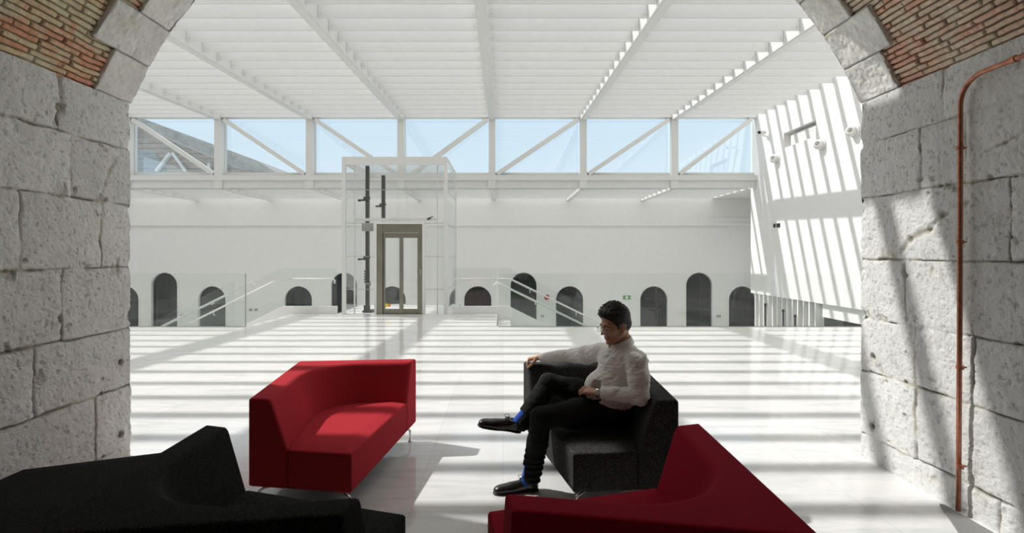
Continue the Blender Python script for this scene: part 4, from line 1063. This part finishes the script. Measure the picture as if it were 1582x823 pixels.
pr = U3(ANR - KNR + np.array([-0.10, 0, 0.16])); c_ = ANR + (KNR - ANR) * 0.14 + np.array([0.014, 0, 0]); fd.plane(c_, pr, c_ - np.array([0.16, 0.05, 0.14]), c_ + np.array([0.045, 0.12, 0.10]))
for K_, A_, c_, ext in ((KNL, ANL, None, 1.25), (KNR, ANR, None, 1.35)):
    fd.cone(K_ + (A_ - K_) * 0.84, K_ + (A_ - K_) * ext, 0.054, 0.056, 0.003, 'sub')
V, f = fd.mesh(); Nn = normals(V, f)
dsp = folds(V, np.stack([V[:, 0] * 9 + V[:, 2] * 5, V[:, 1] * 10, V[:, 2] * 22 - V[:, 0] * 6], -1), 0.005, 11) + folds(V, V * 28, 0.0025, 15)
low = 1 - sstep(V[:, 2], 0.2, 0.34); dsp += 0.005 * low * np.sin(V[:, 2] * 150 + 3 * fbm(V * 12, 2, 3))
V = V + Nn * dsp[:, None]
np_mesh('trousers', V, f, fabric_mat('dark_denim', (0.010, 0.012, 0.011), (0.026, 0.030, 0.028), scale=700, rough=0.8), man)

# shoes
LEATHER = mat('black_leather', (0.012, 0.012, 0.012), 0.22, spec=0.6, noise=0.2, scale=40, bump=0.15, bscale=90)
SOCK = fabric_mat('blue_sock', (0.03, 0.08, 0.34), scale=500)
def shoe(heel, toe, n, ankle, w):
    """heel and toe: ends of the sole line; n: up normal of the foot"""
    heel = np.array(heel, float); toe = np.array(toe, float); d = U3(toe - heel); L = np.linalg.norm(toe - heel); n = np.array(n, float); n = U3(n - d * (n @ d)); s_ = np.cross(d, n)
    P = lambda a, b_, c: heel + d * a * L + s_ * b_ + n * c
    lo = np.minimum(np.minimum(heel, toe), ankle) - 0.07; hi = np.maximum(np.maximum(heel, toe), ankle) + 0.07
    g = Field(lo, hi, 0.0035)
    Rf = np.stack([d, s_, n], 1)
    g.ell(P(0.13, 0, 0.034), (0.042, 0.034, 0.040), Rf, 0.02); g.ell(P(0.42, 0, 0.034), (0.085, 0.036, 0.036), Rf, 0.03); g.ell(P(0.70, 0, 0.030), (0.080, 0.046, 0.033), Rf, 0.03); g.ell(P(0.90, 0, 0.024), (0.038, 0.038, 0.022), Rf, 0.025)
    g.cone(P(0.15, 0, 0.045), P(0.17, 0, 0.078), 0.036, 0.038, 0.015); g.cone(P(0.30, 0, 0.050), P(0.25, 0, 0.074), 0.032, 0.034, 0.02); g.cone(P(0.28, 0, 0.058), P(0.60, 0, 0.034), 0.030, 0.030, 0.02)
    c_ = P(0.2, 0, 0.082); g.plane(c_, U3(n - d * 0.05), lo, hi); g.plane(P(0, 0, 0.006), -n, lo, hi)
    g.cone(P(0.17, 0, 0.06), P(0.17, 0, 0.15), 0.031, 0.036, 0.004, 'sub')
    V, f = g.mesh(); Nn = normals(V, f); rel = ((V - heel) @ d) / L; up = (V - heel) @ n
    cre = np.exp(-((rel - 0.66) / 0.07) ** 2) * sstep(up, 0.02, 0.035); V = V + Nn * (cre * 0.0016 * np.sin(rel * L * 900))[:, None]
    sh_ = np_mesh('shoe', V, f, LEATHER, man)
    g = Field(lo, hi, 0.0035)
    g.ell(P(0.12, 0, 0.0), (0.042, 0.036, 0.026), Rf, 0.01); g.ell(P(0.72, 0, 0.0), (0.085, 0.046, 0.018), Rf, 0.01); g.ell(P(0.92, 0, 0.0), (0.032, 0.036, 0.016), Rf, 0.03); g.cone(P(0.12, 0, 0.0), P(0.8, 0, 0.0), 0.032, 0.036, 0.02)
    g.plane(P(0, 0, 0.013), n, lo, hi, 0.002); g.plane(P(0, 0, 0.0005), -n, lo, hi, 0.002)
    V, f = g.mesh(); so_ = np_mesh('shoe_sole', V, f, M['rubber'], None); so_.parent = sh_
    b = MB()
    q = lambda a, b_, c: tuple(P(a, b_, c))
    for a, hgt in ((0.36, 0.092), (0.42, 0.085), (0.48, 0.078)):
        b.tube([q(a, -0.022, hgt - 0.012), q(a, -0.010, hgt - 0.002), q(a, 0.010, hgt - 0.002), q(a, 0.022, hgt - 0.012)], 0.0024, 8)
    for sg in (-1, 1):
        b.tube([q(0.33, 0, 0.094), q(0.36, sg * 0.018, 0.110), q(0.45, sg * 0.030, 0.098), q(0.43, sg * 0.018, 0.088), q(0.34, 0, 0.094)], 0.0022, 8)
        b.tube([q(0.33, 0, 0.094), q(0.38, sg * 0.032, 0.082), q(0.42, sg * 0.039, 0.058)], 0.0018, 8)
    child(b, 'laces', M['rubber'], sh_)
shoe((0.250, 3.675, 0.001), (-0.060, 3.615, 0.001), (0, 0, 1), ANL, 0)
shoe((0.125, 3.715, 0.398), (-0.170, 3.655, 0.462), (0.20, -0.10, 0.97), ANR, 0)
g = Field(ANR - 0.10, ANR + 0.12, 0.0035); g.cone(ANR + (KNR - ANR) * 0.25, ANR + np.array([-0.018, 0, -0.012]), 0.040, 0.037, 0.01); g.cone(ANR + np.array([-0.018, 0, -0.012]), ANR + np.array([-0.055, -0.01, -0.018]), 0.037, 0.025, 0.02)
V, f = g.mesh(); np_mesh('sock', V, f, SOCK, man)
g = Field(ANL - 0.12, ANL + 0.12, 0.004); g.cone(ANL + (KNL - ANL) * 0.2, ANL, 0.044, 0.040, 0.01); g.chain([ANL, (0.155, 3.655, 0.055), (0.11, 3.648, 0.048)], [0.040, 0.036, 0.028], 0.01)
V, f = g.mesh(); np_mesh('sock', V, f, SOCK, man)

# hair
g = Field(HC - 0.17, HC + 0.17, 0.003)
g.ell(hp(-0.020, 0, 0.045), np.array((0.106, 0.0845, 0.094)) * HSC, HR, 0.01)
g.ell(hp(0.022, 0, 0.092), np.array((0.072, 0.058, 0.036)) * HSC, HR, 0.03)
g.ell(hp(-0.060, 0, -0.015), np.array((0.062, 0.066, 0.062)) * HSC, HR, 0.02)
g.ell(hp(0.100, 0, -0.028), np.array((0.082, 0.12, 0.098)) * HSC, HR, 0.012, 'sub')
for s_ in (-1, 1): g.ell(hp(-0.014, s_ * 0.088, -0.030), (0.024, 0.018, 0.034), HR, 0.006, 'sub')
for s_ in (-1, 1): g.cone(hp(0.012, s_ * 0.068, 0.045), hp(0.016, s_ * 0.0665, -0.022), 0.013, 0.006, 0.012)
V, f = g.mesh(); Nn = normals(V, f); L_ = (V - HC) @ HR
st = np.stack([L_[:, 0] * 14, L_[:, 1] * 60, L_[:, 2] * 26], -1); n_ = fbm(st, 3, 301)
V = V + Nn * (0.010 * (n_ - 0.45) * (0.4 + sstep(L_[:, 2], 0.0, 0.1)))[:, None] + HU[None] * (0.020 * np.clip(n_ - 0.45, 0, 1) * sstep(L_[:, 2], 0.06, 0.11) * sstep(L_[:, 0], -0.02, 0.09))[:, None]
hair = np_mesh('hair', V, f, mat('dark_hair', (0.012, 0.009, 0.006), 0.6, noise=0.5, scale=60, bump=0.6, bscale=240), man)
rng = np.random.RandomState(4); b = MB()
for i in range(1000):
    th = rng.uniform(-0.95, 1.0) * PI; ph = rng.uniform(0.12, PI / 2)
    nl = np.array([math.cos(th) * math.cos(ph), math.sin(th) * math.cos(ph), math.sin(ph)])
    p = np.array([-0.016, 0, 0.052]) + nl * np.array([0.101, 0.080, 0.096])
    if p[0] > 0.052 and p[2] < 0.085: continue
    fr = sstep(np.array(p[0]), 0.0, 0.08)
    dl = nl * 0.22 + np.array([0.70 + 0.3 * fr, 0, -0.12 + 0.36 * fr]) + rng.normal(0, 0.20, 3)
    if p[2] < 0.05: dl = nl * 0.22 + np.array([-0.25, 0, -0.9]) + rng.normal(0, 0.12, 3)
    dl /= np.linalg.norm(dl); ln = rng.uniform(0.010, 0.019) * (1 + 0.7 * float(fr))
    q = p + dl * ln; m = (p + q) / 2 + nl * 0.004
    b.tube([hp(*(p - nl * 0.004)), hp(*m), hp(*q)], [0.0026, 0.0022, 0.0005], 5)
child(b, 'hair_tufts', bpy.data.materials['dark_hair'], hair)
# eyebrows
for s_ in (-1, 1):
    b = MB(); b.tube([hp(0.0925, s_ * 0.014, 0.015), hp(0.0905, s_ * 0.029, 0.020), hp(0.081, s_ * 0.045, 0.016)], [0.003, 0.004, 0.002], 8); child(b, 'eyebrow', bpy.data.materials['dark_hair'], man)
    b = MB(); b.lathe([(0.0045, 0), (0.0045, 0.0012), (0.0001, 0.0016)], hp(0.0895, s_ * 0.031, -0.011), HR @ np.array([1, 0, -0.15]), 14); child(b, 'iris', M['rubber'], man)
# glasses
b = MB()
for s_ in (-1, 1):
    pts = [hp(0.113 - 0.012 * abs(math.cos(a)) ** 2 * (1 if math.cos(a) > 0 else 0), s_ * (0.034 + 0.0255 * math.copysign(abs(math.cos(a)) ** 0.6, math.cos(a))), -0.012 + 0.0165 * math.copysign(abs(math.sin(a)) ** 0.6, math.sin(a))) for a in np.linspace(0, 2 * PI, 24, endpoint=False)]
    b.tube(pts, 0.0017, 8, closed=True)
    b.tube([hp(0.101, s_ * 0.060, -0.006), hp(0.092, s_ * 0.070, -0.005), hp(0.02, s_ * 0.080, -0.002), hp(-0.022, s_ * 0.083, 0.002), hp(-0.040, s_ * 0.081, -0.016)], 0.0021, 8)
b.tube([hp(0.113, -0.009, -0.006), hp(0.117, 0, -0.004), hp(0.113, 0.009, -0.006)], 0.0015, 8)
gl_ = child(b, 'glasses', M['steel'], man)
b = MB()
for s_ in (-1, 1):
    n0 = len(b.v); ring = [hp(0.1115 - 0.010 * (1 if math.cos(a) > 0 else 0) * math.cos(a) ** 2, s_ * (0.034 + 0.024 * math.copysign(abs(math.cos(a)) ** 0.6, math.cos(a))), -0.012 + 0.015 * math.copysign(abs(math.sin(a)) ** 0.6, math.sin(a))) for a in np.linspace(0, 2 * PI, 20, endpoint=False)]
    b.add(ring + [p - HF * 0.001 for p in ring], [tuple(range(20)), tuple(range(20, 40))[::-1]])
child(b, 'lenses', M['lglass'], gl_, smooth=False)
# watch
d_ = U3(ELL_ - WRL); wc = WRL + d_ * -0.006; n_ = U3(np.array([-0.1, -0.95, 0.32]) - d_ * (np.array([-0.1, -0.95, 0.32]) @ d_)); t_ = np.cross(d_, n_)
b = MB(); b.lathe([(0.0305, -0.009), (0.0325, -0.007), (0.0325, 0.007), (0.0305, 0.009)], wc, d_, 28)
w_ = child(b, 'watch', M['chrome'], man, smooth=False)
b = MB(); b.lathe([(0.019, 0.0), (0.020, 0.004), (0.018, 0.008), (0.016, 0.009)], wc + n_ * 0.030, n_, 28); child(b, 'watch_case', M['chrome'], w_)
b = MB(); b.lathe([(0.0155, 0.0092), (0.0155, 0.0098)], wc + n_ * 0.030, n_, 28); child(b, 'dial', M['signw'], w_, smooth=False)
b = MB()
for a_, l_ in ((0.6, 0.008), (2.4, 0.011)):
    p_ = wc + n_ * 0.0402; b.bar(p_, p_ + (d_ * math.cos(a_) + t_ * math.sin(a_)) * l_, 0.0014, 0.0006, up=tuple(n_))
child(b, 'watch_hand', M['rubber'], w_, smooth=False)
